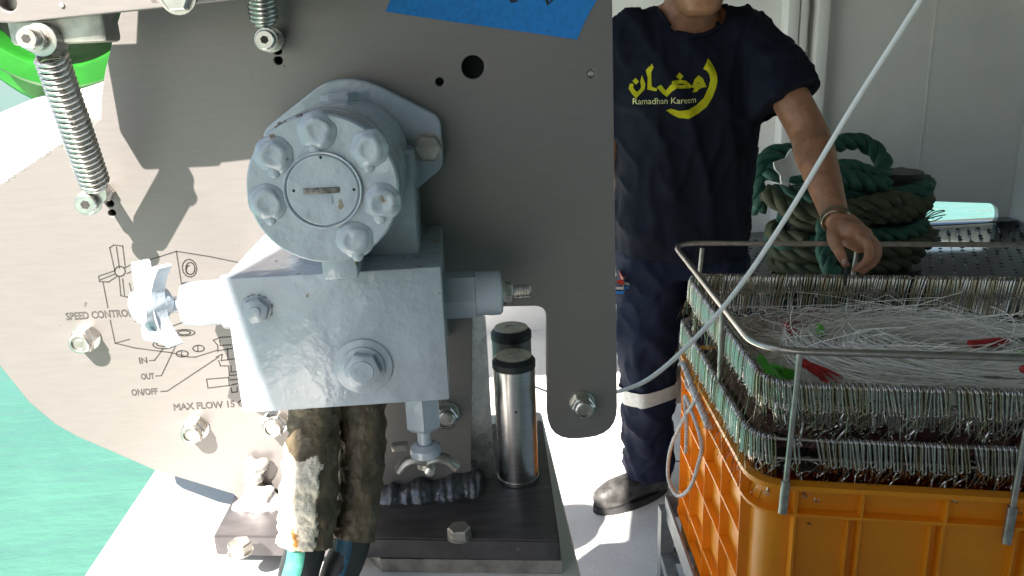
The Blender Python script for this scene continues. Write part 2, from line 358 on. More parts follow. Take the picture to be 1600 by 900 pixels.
plate = link('side_plate', flat_mesh('side_plate', [outline]+holes, PY, PY+0.010, 0.0008), 'plate', H, 25)
# dark backing added so the holes look shaded; rear plate behind the notch
back = rounded(xz([(640, 40), (770, 40), (770, 170), (640, 170)], PY+0.05), 0.01)
link('dark_hole_backing', flat_mesh('dark_hole_backing', [back], PY+0.03, PY+0.05), 'hole_shade', H)
for q_ in ((173, 326), (434, 86)):
    link('dark_hole_backing', flat_mesh('dark_hole_backing', [rounded(xz([(q_[0]-16, q_[1]-25), (q_[0]+40, q_[1]-25), (q_[0]+40, q_[1]+25), (q_[0]-16, q_[1]+25)], PY+0.02), 0.004)], PY+0.012, PY+0.02), 'hole_shade', H)
v = U(924, 115, y=PY+0.006); G().lathe(v, (0, -1, 0), [(0, 0.0035), (0.003, 0.0035), (0.004, 0.002)], 12).obj('rivet', 'dullsteel', H)
bp = rounded(xz([(736, 470), (757, 470), (775, 770), (736, 770)], PY+0.02), 0.003)
link('rear_plate', flat_mesh('rear_plate', [bp], PY+0.016, PY+0.024), 'steel', H)

# engraved lettering and diagram, parts of the plate
def engr(name, lines, wd=0.0011, closed=()):
    g = G()
    for i, ln in enumerate(lines):
        p = [U(x, y, y=PY) for x, y in ln]
        for a, b in zip(p[:-1], p[1:]):
            d = (b-a); L = d.length
            if L < 1e-6: continue
            d.normalize(); n = Vector((-d.z, 0, d.x))*wd/2; a2 = a-d*wd*0.4; b2 = b+d*wd*0.4; o1 = Vector((0, -0.00025, 0))
            g.add([a2+n+o1, b2+n+o1, b2-n+o1, a2-n+o1, a2+n, b2+n, b2-n, a2-n], [[0, 1, 2, 3], [0, 4, 5, 1], [2, 6, 7, 3], [1, 5, 6, 2], [3, 7, 4, 0]])
    return g.obj(name, 'engrave', plate, 0)
def Z3(l): return [(x/3.6, 380+y/3.6) for x, y in l]     # read off an enlarged detail
def ell(cx, cy, rx, ry, n=14, a0=0, a1=2*math.pi, tilt=0):
    o = []
    for k in range(n+1):
        a = a0+(a1-a0)*k/n; x = rx*math.cos(a); y = ry*math.sin(a); o.append((cx+x*math.cos(tilt)-y*math.sin(tilt), cy+x*math.sin(tilt)+y*math.cos(tilt)))
    return o
diag = [Z3(l) for l in (
    [(900, 75), (992, 45), (1180, 75), (1340, 108)], [(992, 45), (1030, 285)], [(770, 120), (800, 105), (900, 75)],
    [(580, 222), (607, 362)], [(620, 432), (648, 562), (730, 540)], [(648, 562), (765, 590), (960, 615), (1060, 640), (1100, 640), (1228, 600)],
    [(617, 25), (640, 10), (690, 15), (705, 135)], [(617, 25), (645, 150)], [(655, 20), (672, 140)],
    [(555, 185), (645, 155)], [(555, 185), (560, 215), (610, 218), (660, 185)], [(565, 205), (650, 172)],
    [(670, 190), (680, 295), (720, 303), (745, 292), (728, 225)], [(690, 200), (700, 292)], [(700, 140), (765, 105), (800, 112), (795, 135), (715, 170)],
    [(760, 440), (780, 380)], [(740, 400), (780, 382)], [(960, 470), (1055, 435)],
    [(840, 660), (870, 658), (920, 590)], [(876, 747), (908, 745), (1010, 530)], [(905, 834), (940, 832), (1230, 640)],
    [(1200, 545), (1240, 530), (1300, 526)], [(1200, 545), (1225, 575), (1225, 610)], [(1235, 545), (1240, 575), (1300, 572)], [(1225, 605), (1320, 590)],
    [(1280, 590), (1282, 650)], [(1215, 640), (1250, 625), (1245, 660), (1320, 650)], [(1230, 660), (1240, 690), (1280, 690)],
    [(1285, 690), (1290, 740)], [(1300, 690), (1300, 725), (1325, 722)], [(1162, 765), (1170, 815), (1290, 800), (1285, 755), (1162, 765)],
    [(1290, 745), (1335, 740)], [(1292, 800), (1335, 790)], [(1300, 815), (1305, 840), (1335, 836), (1333, 812)], [(1295, 770), (1340, 765)])]
diag += [Z3(ell(1066, 140, 40, 50, 16, tilt=-.2)), Z3(ell(1070, 142, 26, 34, 14)), Z3(ell(1062, 150, 14, 24, 10, 2, 5)), Z3(ell(675, 158, 30, 28)), Z3(ell(1038, 503, 58, 18)), Z3(ell(1036, 503, 36, 11)), Z3(ell(920, 570, 60, 24)), Z3(ell(918, 566, 38, 14)), Z3(ell(1025, 622, 34, 18)), Z3(ell(1117, 592, 32, 18)), Z3([(1020, 606), (1022, 638)]), Z3([(1112, 576), (1114, 608)])]
engr('engraved_diagram', diag)
def etext(body, px, py, px2, py2, hpx):
    a = U(px, py, y=PY); b = U(px2, py2, y=PY); h = (U(px, py-hpx, y=PY)-a).length
    me = text_mesh(body, h/0.70, 0.00036); xs = [v.co.x for v in me.vertices]; sxx = (b-a).length/(max(xs)-min(xs)); ang = math.atan2(b.z-a.z, b.x-a.x)
    me.transform(Matrix.Translation(a) @ Matrix.Rotation(-ang, 4, 'Y') @ Matrix.Rotation(math.pi/2, 4, 'X') @ Matrix.Diagonal((sxx, 1, 1, 1)) @ Matrix.Translation((-min(xs), 0, 0)))
    return link('engraved_text', me, 'engrave', plate, 0)
etext('SPEED CONTROL', 104, 500, 208, 494, 11); etext('IN', 218, 568, 231, 567, 9); etext('OUT', 221, 593, 242, 592, 9)
etext('ON/OFF', 206, 618, 247, 616, 9.5); etext('MAX FLOW 15 GPM', 272, 641, 401, 634, 10)

# blue tape with marker writing
tp = xz([(622, -30), (602, 18), (700, 33), (820, 50), (902, 62), (912, 38), (922, 18), (934, -2), (945, -30)], PY-0.0015)
t = empty('masking_tape', (0.02, PY, 1.46), 'strip of blue masking tape stuck slanting across the plate top', 'tape')
link('tape_strip', flat_mesh('tape_strip', [tp], PY-0.0008, PY-0.0002), 'tape', t)
g = G()
for ln in ([(782, -20), (800, 3), (806, 1), (812, -15)], [(848, -20), (856, 7), (868, -6), (876, -18)], [(700, -25), (715, -6), (735, -22)]):
    me = flat_mesh('s', [stroke(xz(ln, PY), 0.0028)], PY-0.0014, PY-0.0009)
    g.add([v.co.copy() for v in me.vertices], [list(p.vertices) for p in me.polygons]); bpy.data.meshes.remove(me)
g.obj('marker_writing', 'ink', t)

# lock nuts on bolt ends
def nut(px, py, r=0.0125, parent=H, p=0.012):
    v = U(px, py, y=PY-p*0.6); v.y = PY; e = G()
    n = G().lathe(v, (0, -1, 0), [(0, r*1.12), (0.002, r*1.12), (0.0021, r)], 24).hexa(v+Vector((0, -0.002, 0)), (0, -1, 0), r*1.04, p).lathe(v+Vector((0, -p-0.0015, 0)), (0, -1, 0), [(0, r*0.84), (0.005, r*0.80), (0.006, r*0.70), (0.0061, r*0.6), (0.003, r*0.58)], 24).obj('lock_nut', 'steel', parent, 35)
    G().lathe(v+Vector((0, -p-0.002, 0)), (0, -1, 0), [(0, r*0.55), (0.0035, r*0.55), (0.0038, r*0.42)], 18).lathe(v+Vector((0, -p-0.0058, 0)), (0, -1, 0), [(0, r*0.30), (0.0003, r*0.30)], 6).obj('bolt_end', 'dullsteel', n)
for q in ((131, 531), (303, 672), (429, 663), (697, 650), (911, 634)): nut(*q)

# base plates, welds, bolts, pins
g = G().add([(-0.27, 0.742, 0.946), (0.079, 0.688, 0.946), (0.09, 0.95, 0.946), (-0.262, 0.95, 0.946), (-0.27, 0.742, 0.970), (0.079, 0.688, 0.970), (0.09, 0.95, 0.970), (-0.262, 0.95, 0.970)],
            [[3, 2, 1, 0], [4, 5, 6, 7], [0, 1, 5, 4], [1, 2, 6, 5], [2, 3, 7, 6], [3, 0, 4, 7]])
bmm = bmesh.new(); bmm.from_mesh(g.me()); bmesh.ops.bevel(bmm, geom=bmm.edges[:], offset=0.0018, segments=2, affect='EDGES'); base = G().bm(bmm).obj('base_plate', 'darksteel', H)
G().add([(-0.10, 0.716, 0.9305), (0.081, 0.690, 0.9305), (0.092, 0.96, 0.9305), (-0.25, 0.96, 0.9305), (-0.10, 0.716, 0.9455), (0.081, 0.690, 0.9455), (0.092, 0.96, 0.9455), (-0.25, 0.96, 0.9455)],
        [[3, 2, 1, 0], [4, 5, 6, 7], [0, 1, 5, 4], [1, 2, 6, 5], [2, 3, 7, 6], [3, 0, 4, 7]]).obj('shim_plate', 'dullsteel', H)
for px, py in ((718, 838), (376, 862)):
    v = U(px, py, z=0.971)
    G().lathe(v, (0, 0, 1), [(0, 0.0125), (0.001, 0.0125)], 24).hexa(v+Vector((0, 0, 0.001)), (0, 0, 1), 0.0118, 0.010, 0.25).obj('hex_bolt', 'dullsteel', base)
def weld(name, pts, r, step, m, jit=0.12, sx_=0.75):
    g = G(); P = spline(pts, 30); d = 0; last = P[0]; k = 0
    for a in P:
        if (a-last).length >= step or k == 0:
            last = a; k += 1; rr = r*(1+random.uniform(-jit, jit))
            g.ball(a+Vector((random.uniform(-1, 1), random.uniform(-1, 1), random.uniform(-1, 1)))*r*0.08, rr, (sx_, 1.0, 0.85), 14, 8)
    return g.obj(name, m, H, 60)
wb = weld('weld_bead', [U(604, 781, y=PY-0.004), U(650, 776, y=PY-0.005), U(700, 770, y=PY-0.004), U(748, 760, y=PY-0.002)], 0.0235, 0.0075, 'weld', 0.16, 0.45)
wg = G(); wg.v = [v.co.copy() for v in wb.data.vertices]; wg.f = [list(p.vertices) for p in wb.data.polygons]; me = remesh(wg, 0.0016, 2, 'weld_bead')
for v in me.vertices: v.co += v.normal*(0.0016*noise.noise(v.co*90)+0.0006*noise.noise(v.co*350))
me.materials.append(M['weld']); wb.data = me; me.shade_smooth()
g = G()
for px_, py_, r_ in ((432, 788, .012), (415, 792, .014), (396, 790, .016), (380, 796, .012), (400, 765, .012), (396, 742, .010), (410, 728, .008), (392, 725, .007), (418, 770, .009), (408, 810, .012), (425, 805, .009)):
    g.ball(U(px_, py_, y=PY-0.006-random.uniform(0, 0.006)), r_, (1, 0.8, 1))
me = remesh(g, 0.003, 2, 'weld_bead')
for v in me.vertices: v.co += v.normal*(0.004*noise.noise(v.co*110)+0.0022*noise.noise(v.co*260))
link('weld_bead', me, 'weld_sunlit', H, 60)
weld('weld_bead', [U(x, y, y=PY+0.003) for x, y in ((100, 220), (60, 247), (20, 273), (-40, 314))], 0.0038, 0.0028, 'weld_sunlit', 0.3)
def pin(px, py, pxt, pyt, r, m='chrome'):
    b = U(px, py, z=0.971); tz = U(pxt, pyt, y=b.y).z; h = tz-b.z
    o = G().lathe(b, (0, 0, 1), [(0, r*1.04), (0.004, r*1.04), (0.0041, r), (h-0.012, r)], 48).obj('guide_pin', m, H)
    G().lathe(b+Vector((0, 0, h-0.012)), (0, 0, 1), [(0, r*1.03), (0.007, r*1.03), (0.0118, r*0.86), (0.012, r*0.3)], 48).obj('pin_collar', 'black', o)
    G().lathe(b+Vector((0, 0, h)), (0, 0, 1), [(0.0001, r*0.86), (0.0008, r*0.84), (0.0009, r*0.28), (-0.001, r*0.2)], 40).obj('pin_top', 'dullsteel', o)
    G().lathe(b+Vector((-0.001, -r, h*0.62)), (0, -1, 0), [(-0.001, 0.0016), (0.0004, 0.0014)], 10).obj('pin_hole', 'hole_shade', o)
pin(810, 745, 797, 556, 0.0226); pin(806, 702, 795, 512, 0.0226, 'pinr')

# valve block
x0, x1, yb, z0, z1 = -0.193, -0.018, 0.645, 1.149, 1.268
block = G().box((x0, yb, z0), (x1, PY-0.0005, z1), 0.0016).obj('valve_block', 'paint', H)
v = U(568, 572, y=yb)
G().lathe(v, (0, -1, 0), [(0, 0.0245), (0.0012, 0.0245), (0.002, 0.023)], 40).lathe(v, (0, -1, 0), [(0.0015, 0.0185), (0.004, 0.0180), (0.0045, 0.016)], 36).hexa(v+Vector((0, -0.004, 0)), (0, -1, 0), 0.0155, 0.009, 0.1).lathe(v+Vector((0, -0.013, 0)), (0, -1, 0), [(0, 0.010), (0.0008, 0.0095), (0.001, 0.006)], 24).obj('hex_plug', 'paint', block, 40)
v = U(401, 483, y=yb)
G().lathe(v, (0, -1, 0), [(0, 0.0125), (0.0012, 0.012)], 24).hexa(v+Vector((0, -0.001, 0)), (0, -1, 0), 0.0108, 0.006, 0.5).lathe(v+Vector((0, -0.007, 0)), (0, -1, 0), [(0, 0.0045), (0.0015, 0.0042), (0.0016, 0.002)], 16).obj('hex_plug', 'paint', block, 40)
# rusty chips on the block edge and the motor rim: thin irregular flakes
def flakes(name, pts, parent, nrm, sz):
    g = G()
    for p in pts:
        n = Vector(nrm).normalized(); e1 = n.orthogonal().normalized(); e2 = n.cross(e1); k = 7; s = sz*random.uniform(0.6, 1.3)
        ring = [p + n*0.0004 + (e1*math.cos(2*math.pi*i/k)*random.uniform(.5, 1.2)+e2*math.sin(2*math.pi*i/k)*random.uniform(.4, 1))*s for i in range(k)]
        g.add(ring, [list(range(k))])
    return g.obj(name, 'rust', parent, 0)
flakes('paint_chip', [U(x, y, z=z1) for x, y in ((652, 402), (630, 403), (660, 370), (690, 395), (432, 408))], block, (0, 0, 1), 0.0024)
flakes('paint_chip', [v+Vector((0.0125*math.cos(a), -0.0004, 0.0125*math.sin(a))) for a in (0.2, 0.9, 1.3, 1.7, 2.0, 2.3, 5.9)], block, (0, -1, 0), 0.0016)
# right hand fitting: hex, barrel, nut and threaded stud along +x
fy = 0.70; c = U(745, 459, y=fy); c.x = x1
def fx(px, yy=fy): return U(px, 459, y=yy).x - x1
g = G().lathe(c, (1, 0, 0), [(0, 0.0215), (fx(742), 0.0215), (fx(744), 0.020)], 6, 0.25); g.obj('hex_adapter', 'paint', block, 35)
G().lathe(c, (1, 0, 0), [(fx(743), 0.0205), (fx(781), 0.0200), (fx(784), 0.0185)], 36).obj('relief_valve', 'paint', block, 35)
G().hexa(c+Vector((fx(784), 0, 0)), (1, 0, 0), 0.0095, 0.010).lathe(c+Vector((fx(784), 0, 0)), (1, 0, 0), [(0, 0.0115), (0.003, 0.0115)], 20).obj('lock_nut', 'steel', block, 35)
pr = [(fx(796), 0.0055)]; xx = fx(796)
while xx < fx(829): pr += [(xx, 0.0060), (xx+0.0007, 0.0050)]; xx += 0.0014
G().lathe(c, (1, 0, 0), pr+[(xx, 0.004)], 16).obj('threaded_stud', 'steel', block, 35)
# left hand fitting with wing handle
ly = 0.715; c = U(310, 474, y=ly); c.x = x0; L = lambda px: x0-U(px, 474, y=ly).x
G().lathe(c, (-1, 0, 0), [(0, 0.0245), (L(352), 0.0245), (L(347), 0.0205), (L(290), 0.0200), (L(287), 0.013)], 40).obj('flow_valve', 'paint', block, 35)
G().lathe(c, (-1, 0, 0), [(L(289), 0.0075), (L(255), 0.0072)], 20).obj('valve_stem', 'paint', block, 35)
def wing(c, ax, upv, R, r0, thick, parent, m, name, bend=0.0):
    """butterfly handle: hub and two broad lobed wings with a hollow between the tips"""
    ax = Vector(ax).normalized(); upv = Vector(upv).normalized(); sd = ax.cross(upv)
    half = [(0.00, r0*0.78), (0.35, r0*0.74), (0.70, r0*0.98), (1.0, r0*1.30), (1.02, r0*0.75), (0.72, r0*0.40), (0.52, 0.0)]
    o = []
    for h, wd in half: o.append((wd, h*R))
    q = o + [(-a, b) for a, b in o[-2::-1]]
    q = q[:-1] + [(-a, -b) for a, b in q[:-1]]
    # outline: right-top tip .. left-top tip .. left-bottom .. right-bottom
    pol = rounded(q, r0*0.18, 3); N = len(pol)
    g = G(); f = [c+sd*a+upv*b+ax*(thick/2+bend*(b/R)**2) for a, b in pol]; k = [c+sd*a+upv*b+ax*(-thick/2+bend*(b/R)**2) for a, b in pol]
    bm = bmesh.new(); vs = [bm.verts.new(p) for p in f]; face = bm.faces.new(vs); vs2 = [bm.verts.new(p) for p in k]; bm.faces.new(vs2[::-1])
    for i in range(N): bm.faces.new([vs[i], vs2[i], vs2[(i+1) % N], vs[(i+1) % N]])
    bmesh.ops.triangulate(bm, faces=[x for x in bm.faces if len(x.verts) > 4]); g.bm(bm)
    g.lathe(c-ax*thick*1.2, ax, [(0, r0*0.62), (thick*0.4, r0*0.8), (thick*2.2, r0*0.8), (thick*2.4, r0*0.6)], 24)
    return g.obj(name, m, parent, 35)
wing(U(236, 476, y=0.705), (-0.68, -0.73, 0), (0, 0.06, 1), 0.036, 0.0190, 0.0125, block, 'paint', 'wing_handle', -0.006)
# bottom fitting with small wing valve
v = U(660, 640, y=0.70); v.z = z0
hz = lambda py: z0-U(660, py, y=0.70).z
G().lathe(v, (0, 0, -1), [(0, 0.0175), (hz(662), 0.0175), (hz(668), 0.0140)], 6, 0.2).obj('hex_adapter', 'paint', block, 35)
G().lathe(v, (0, 0, -1), [(hz(666), 0.0068), (hz(702), 0.0065)], 20).lathe(v, (0, 0, -1), [(hz(692), 0.009), (hz(698), 0.0145), (hz(708), 0.015), (hz(712), 0.012)], 24).obj('valve_stem', 'paint', block, 35)
c = U(668, 722, y=0.70)
g = G()
for s in (-1, 1):
    pth = [c+Vector((s*a, -0.004, b)) for a, b in ((0, 0.003), (0.010, 0.006), (0.020, 0.003), (0.0275, -0.005))]
    g.tube(spline(pth, 5), [0.0065]*16, 10, flat=0.8)
g.lathe(c+Vector((0, 0, 0.006)), (0, 0, -1), [(0, 0.009), (0.010, 0.010), (0.012, 0.007)], 20)
g.obj('wing_handle', 'dullsteel', block, 40)
G().lathe(c+Vector((0.002, -0.010, -0.004)), (0, -1, 0), [(0, 0.005), (0.002, 0.0048), (0.003, 0.003)], 14).obj('lock_screw', 'steel', block, 35)
G().box(U(612, 708, y=0.735), U(638, 688, y=0.745), 0.002).obj('locking_tab', 'dullsteel', block)

# hydraulic motor
mc = U(505, 297, y=0.60); Rm = 0.0555
motor = G().lathe(mc, (0, 1, 0), [(0, Rm*0.965), (0.0015, Rm*0.99), (0.004, Rm), (0.030, Rm), (0.0305, Rm*0.99), (0.032, Rm*0.99), (0.0325, Rm), (0.075, Rm), (0.0755, Rm*0.985), (0.077, Rm*0.985), (0.0775, Rm*1.0), (0.165, Rm*1.0)], 72).obj('hydraulic_motor', 'paint', H, 30)
fl = rounded(xz([(408, 205), (505, 128), (545, 121), (582, 130), (688, 184), (693, 262), (650, 297), (560, 390), (430, 350)], 0.762), [0.01, 0.02, 0.02, 0.02, 0.008, 0.008, 0.008, 0.01, 0.02])
link('mounting_flange', flat_mesh('mounting_flange', [fl], 0.763, 0.781, 0.002), 'paint', motor, 30)
fl2 = [(mc.x + (x-mc.x)*0.9, mc.z+(z-mc.z)*0.9) for x, z in fl]
link('flange_spacer', flat_mesh('flange_spacer', [fl2], 0.7815, PY-0.0002), 'paint', motor, 30)
fb = U(669, 230, y=0.762)
G().lathe(fb, (0, -1, 0), [(0, 0.0135), (0.002, 0.0135)], 28).hexa(fb+Vector((0, -0.002, 0)), (0, -1, 0), 0.0128, 0.009, 0.2).obj('flange_bolt', 'dullsteel', motor, 35)
G().box((mc.x+0.005, 0.69, z1-0.001), (U(652, 340, y=0.70).x, 0.762, mc.z+0.01), 0.004).obj('port_block', 'paint', motor)
G().box((mc.x-0.012, 0.625, z1-0.001), (mc.x+0.016, 0.70, mc.z-Rm*0.8), 0.003).obj('mounting_foot', 'paint', motor)
G().lathe(U(530, 148, y=0.735), (0, 0, 1), [(-0.012, 0.017), (0.0, 0.017), (0.002, 0.015)], 6, 0.3).obj('case_boss', 'paint', motor, 35)
yf = 0.60
g = G().lathe((mc.x, yf, mc.z), (0, -1, 0), [(-0.001, 0.0285), (0.0022, 0.0285), (0.0028, 0.0278), (0.0022, 0.0268), (0.0008, 0.0264), (0.0008, 0.0262), (0.0018, 0.0258), (0.0022, 0.0250), (0.0020, 0.0)], 56).obj('centre_cap', 'paint', motor, 25)
G().box((mc.x-0.014, yf-0.0036, mc.z-0.0022), (mc.x+0.012, yf-0.0018, mc.z+0.0022), 0.0006).obj('rusty_slot', 'rust', g)
G().add([(mc.x-0.012, yf-0.0021, mc.z-0.0026), (mc.x+0.006, yf-0.0021, mc.z-0.0026), (mc.x+0.006, yf-0.0036, mc.z-0.010)], [[0, 1, 2]]).obj('peeled_paint', 'paint', g, 0)
for px, py in ((459, 298), (553, 296), (501, 246)):
    v = U(px, py, y=yf-0.002); G().lathe(v, (0, -1, 0), [(-0.0005, 0.0011), (0.0003, 0.0011)], 10).obj('dimple', 'hole_shade', g)
for k, (px, py) in enumerate(((494, 206), (576, 234), (597, 316), (553, 376), (417, 318), (427, 244))):
    v = U(px, py, y=yf-0.003); v.y = yf; gg = G()
    sides = 28; prof = [(-0.001, 0.0146), (0.0002, 0.0140), (0.0010, 0.0122), (0.0022, 0.0108), (0.0033, 0.0098), (0.0039, 0.0082), (0.0040, 0.0060), (0.0035, 0.0046), (0.0035, 0.0004)]
    gg.lathe(v, (0, -1, 0), prof, sides)
    for q in gg.v:
        nz = noise.noise(q*110+Vector((k*7, 0, 0))); q += Vector((nz*0.0020, nz*0.0012-0.0002, nz*0.0020))
    gg.ball(v+Vector((random.uniform(-.003, .003), -0.0006, -0.0125)), 0.0034, (1.3, 0.5, 1.3), 12, 8)
    gg.obj('painted_bolt_head', 'paint', motor, 70)
for q in range(9):
    pass
flakes('paint_chip', [Vector((mc.x+Rm*0.985*math.cos(a), yf+0.0012, mc.z+Rm*0.985*math.sin(a))) for a in (1.75, 1.8, 1.98, 2.02, 2.06, 2.1, 2.35, 2.4)], motor, (0, -1, 0), 0.0018)

# springs
def spring(pa, pb, r, wr, turns, name='tension_spring', parent=H):
    d = (pb-pa); L = d.length; ax = d.normalized(); e1 = ax.orthogonal().normalized(); e2 = ax.cross(e1); n = turns*14; pth = []
    for i in range(n+1):
        a = 2*math.pi*i/14; rr = r*(1 if 6 < i < n-6 else 0.75); pth.append(pa+ax*(L*i/n)+(e1*math.cos(a)+e2*math.sin(a))*rr)
    return G().tube(pth, wr, 8).obj(name, 'steel', parent, 60)
def capscrew(v, ax, r, L, parent, name='cap_screw'):
    ax = Vector(ax)
    o = G().lathe(v, ax, [(0, r*0.55), (L-0.010, r*0.55), (L-0.0099, r*1.15), (L-0.008, r*1.15), (L-0.0079, r*0.95), (L-0.0008, r*0.95), (L, r*0.85)], 28).obj(name, 'steel', parent, 35)
    G().lathe(v+ax*L, ax, [(-0.001, r*0.42), (0.0002, r*0.42)], 6).obj('socket', 'engrave', o)
    return o
sa = U(78, 84, y=0.70); sb = U(150, 292, y=0.755)
s1 = spring(sa, sb, 0.0115, 0.0021, 26)
G().tube(spline([sb, sb+Vector((0.002, 0.004, -0.004)), U(152, 300, y=0.76)], 5), 0.0035, 8).lathe(U(152, 302, y=0.757), (0.0, -1, 0), [(-0.006, 0.0095), (0.004, 0.0095)], 20).obj('spring_eye', 'steel', s1, 40)
b = U(166, 300, y=PY); G().hexa(b, (0, -1, 0), 0.0088, 0.008).lathe(b, (0, -1, 0), [(0, 0.0062), (0.03, 0.0062)], 16).obj('spacer_nut', 'steel', s1, 35)
ee = U(133, 320, y=0.745); ax = (ee-b).normalized(); capscrew(b, ax, 0.0098, (ee-b).length, s1)
G().tube(spline([sa, sa+Vector((-0.002, 0, 0.006)), U(66, 60, y=0.69)], 5), 0.0035, 8).lathe(U(70, 62, y=0.70), (0, -1, 0), [(-0.012, 0.0135), (0.008, 0.0125), (0.0085, 0.010)], 24).obj('spring_eye', 'steel', s1, 40)
capscrew(U(64, 60, y=0.70), (0, -1, 0), 0.0085, 0.024, s1)
sa = U(400, -90, y=0.745); sb = U(413, 36, y=0.765); s2 = spring(sa, sb, 0.0108, 0.0021, 17)
b = U(430, 62, y=PY); ee = U(413, 62, y=0.745); ax = (ee-b).normalized(); capscrew(b, ax, 0.0085, (ee-b).length, s2)
G().hexa(b, (0, -1, 0), 0.0105, 0.010).lathe(b+ax*0.018, ax, [(0, 0.011), (0.007, 0.011)], 20).obj('spacer_nut', 'steel', s2, 35)
G().tube([sb, U(416, 52, y=0.768)], 0.0035, 8).obj('spring_eye', 'steel', s2, 40)

# pressure arm across the top left, with its bolts
yb_ = 0.69
arm = rounded(xz([(-25, 34), (22, 36), (345, 2), (470, -12), (470, -420), (-25, -380)], yb_), [0.02, 0.004, 0, 0, 0, 0.02])  # upper part out of view raised so its shadow covers the plate
armo = link('pressure_arm', flat_mesh('pressure_arm', [arm, circ(pc(12, 4, yb_), 0.0065, 20)], yb_, yb_+0.012, 0.001), 'plate', H, 25)
G().lathe(U(12, 4, y=yb_+0.011), (0, 1, 0), [(0, 0.007), (0.01, 0.007)], 18).obj('bore', 'dullsteel', armo)
v = U(97, 8, y=yb_); G().lathe(v, (0, -1, 0), [(-0.001, 0.0022), (0.0012, 0.0018)], 12).obj('grub_screw', 'dullsteel', armo)
v = U(278, -6, y=yb_); G().hexa(v, (0, -1, 0), 0.012, 0.010).lathe(v, (0, -1, 0), [(0, 0.014), (0.002, 0.014)], 24).obj('arm_bolt', 'steel', armo, 35)
a = U(40, 30, y=0.715); bq = U(150, 22, y=0.715)
G().box((a.x-0.01, 0.7025, a.z-0.02), (bq.x+0.01, 0.735, a.z+0.06), 0.004).obj('arm_bracket', 'dullsteel', armo)
for px in (250, 330): G().lathe(U(px, -40, y=0.702), (0, 1, 0), [(0, 0.012), (PY-0.7025, 0.012)], 24).obj('arm_spacer', 'dullsteel', armo)

# green sheave behind the plate
sc = U(112, -42, y=0.90)
sheave = G().lathe((sc.x, 0.845, sc.z), (0, 1, 0), [(0, 0.088), (0.0, 0.090), (0.004, 0.106), (0.008, 0.109), (0.018, 0.106), (0.030, 0.098), (0.040, 0.098), (0.058, 0.134), (0.068, 0.139), (0.072, 0.135), (0.078, 0.092), (0.078, 0.088), (0.006, 0.086)], 72)
sheave.f = sheave.f[:-2]                                        # open centre
k = 72
sheave.f += [[12*k+i, 12*k+(i+1) % k, (i+1) % k, i] for i in range(k)]
sheave = sheave.obj('sheave', 'green', H, 30)
G().lathe((sc.x, 0.85, sc.z), (0, 1, 0), [(0, 0.03), (0.002, 0.05), (0.03, 0.0858), (0.06, 0.0858), (0.075, 0.05)], 48).obj('hub', 'black', sheave)
# white outrigger tube carrying the plate, over the water
ta, tb = U(-160, 315, y=0.88), U(240, 148, y=0.88)
g = G().tube([ta, tb], 0.040, 36).obj('support_tube', 'white', H)
tn = (tb-ta).normalized(); q = U(140, 182, y=0.86)
G().box(U(120, 196, y=0.838)+Vector((0, 0, -0.01)), U(170, 165, y=0.83)+Vector((0, 0.02, 0)), 0.003).obj('tube_bracket', 'dullsteel', H)

# hoses wrapped in grease tape
def V3_(x, y, z): return Vector((x, y, z))
def hose(name, top_, pts, rw, rh, m2, label, split, torn=False):
    P = spline(pts, 10); n = int(len(P)*split)
    e = empty(name, P[-1], label, 'hose')
    hp = P[max(0, n-6):]
    h = G().tube(hp, rh, 28).obj('hose_pipe', 'hose', e, 50)
    # printed lay line: slim raised strip facing outward
    off = Vector((-0.35, -1, 0)).normalized()*(rh+0.0002)
    G().tube([p+off for p in hp], 0.0085, 12, flat=0.35).obj('print_stripe', m2, h, 50)
    g = G(); W = P[:n+1]; g.tube(W, [rw*(1+0.02*math.sin(i*1.3)) for i in range(len(W))], 40)
    me = g.me(); bm = bmesh.new(); bm.from_mesh(me); bmesh.ops.subdivide_edges(bm, edges=bm.edges[:], cuts=2, use_grid_fill=True)
    for v in bm.verts:
        q = v.co*60; d = noise.fractal(Vector((q.x, q.y, q.z*1.6)), 0.8, 2.0, 4)*0.0024 + 0.0006*math.sin((v.co.z+v.co.x*0.6)*260)
        c_ = min(W, key=lambda p: (p-v.co).length); nn = (v.co-c_); nn.z = 0
        if nn.length > 1e-4: v.co += nn.normalized()*d
    bm.to_mesh(me); wr = link('tape_wrap', me, 'wrap', e, 60)
    if torn:
        zs = [p.z for p in W]; zt, zb_ = max(zs), min(zs); keep = set()
        for f in bm.faces:
            c_ = f.calc_center_median(); cc = min(W, key=lambda p: abs(p.z-c_.z)); t_ = (zt-c_.z)/(zt-zb_)
            if t_ > 0.27+0.05*noise.noise(c_*55) and (c_.x-cc.x) < 0.010+0.007*noise.noise(c_*60)+0.004*noise.noise(c_*200): keep.add(f)
        bmesh.ops.delete(bm, geom=[f for f in bm.faces if f not in keep], context='FACES'); bm.normal_update()
        for v in bm.verts:
            cc = min(W, key=lambda p: abs(p.z-v.co.z)); n_ = V3_(v.co.x-cc.x, v.co.y-cc.y, 0).normalized()
            edge = any(len(e_.link_faces) < 2 for e_ in v.link_edges)
            v.co += n_*(-0.0005 if edge else 0.0022+0.0020*noise.noise(v.co*120)+0.0012*noise.noise(v.co*300))
        m3 = bpy.data.meshes.new('torn_foam'); bm.to_mesh(m3); link('torn_foam', m3, 'foam', wr, 60)
    bm.free()
def hp(px, py, y): return U(px, py, y=y)
a = [hp(492, 632, 0.70), hp(490, 690, 0.685), hp(486, 760, 0.655), hp(478, 850, 0.635), hp(466, 900, 0.625), hp(452, 990, 0.60)]
hose('hydraulic_hose', None, a, 0.0235, 0.0178, 'stripe', 'hydraulic hose with torn cream foam wrap and teal stripe, left of the pair', 0.60, True)
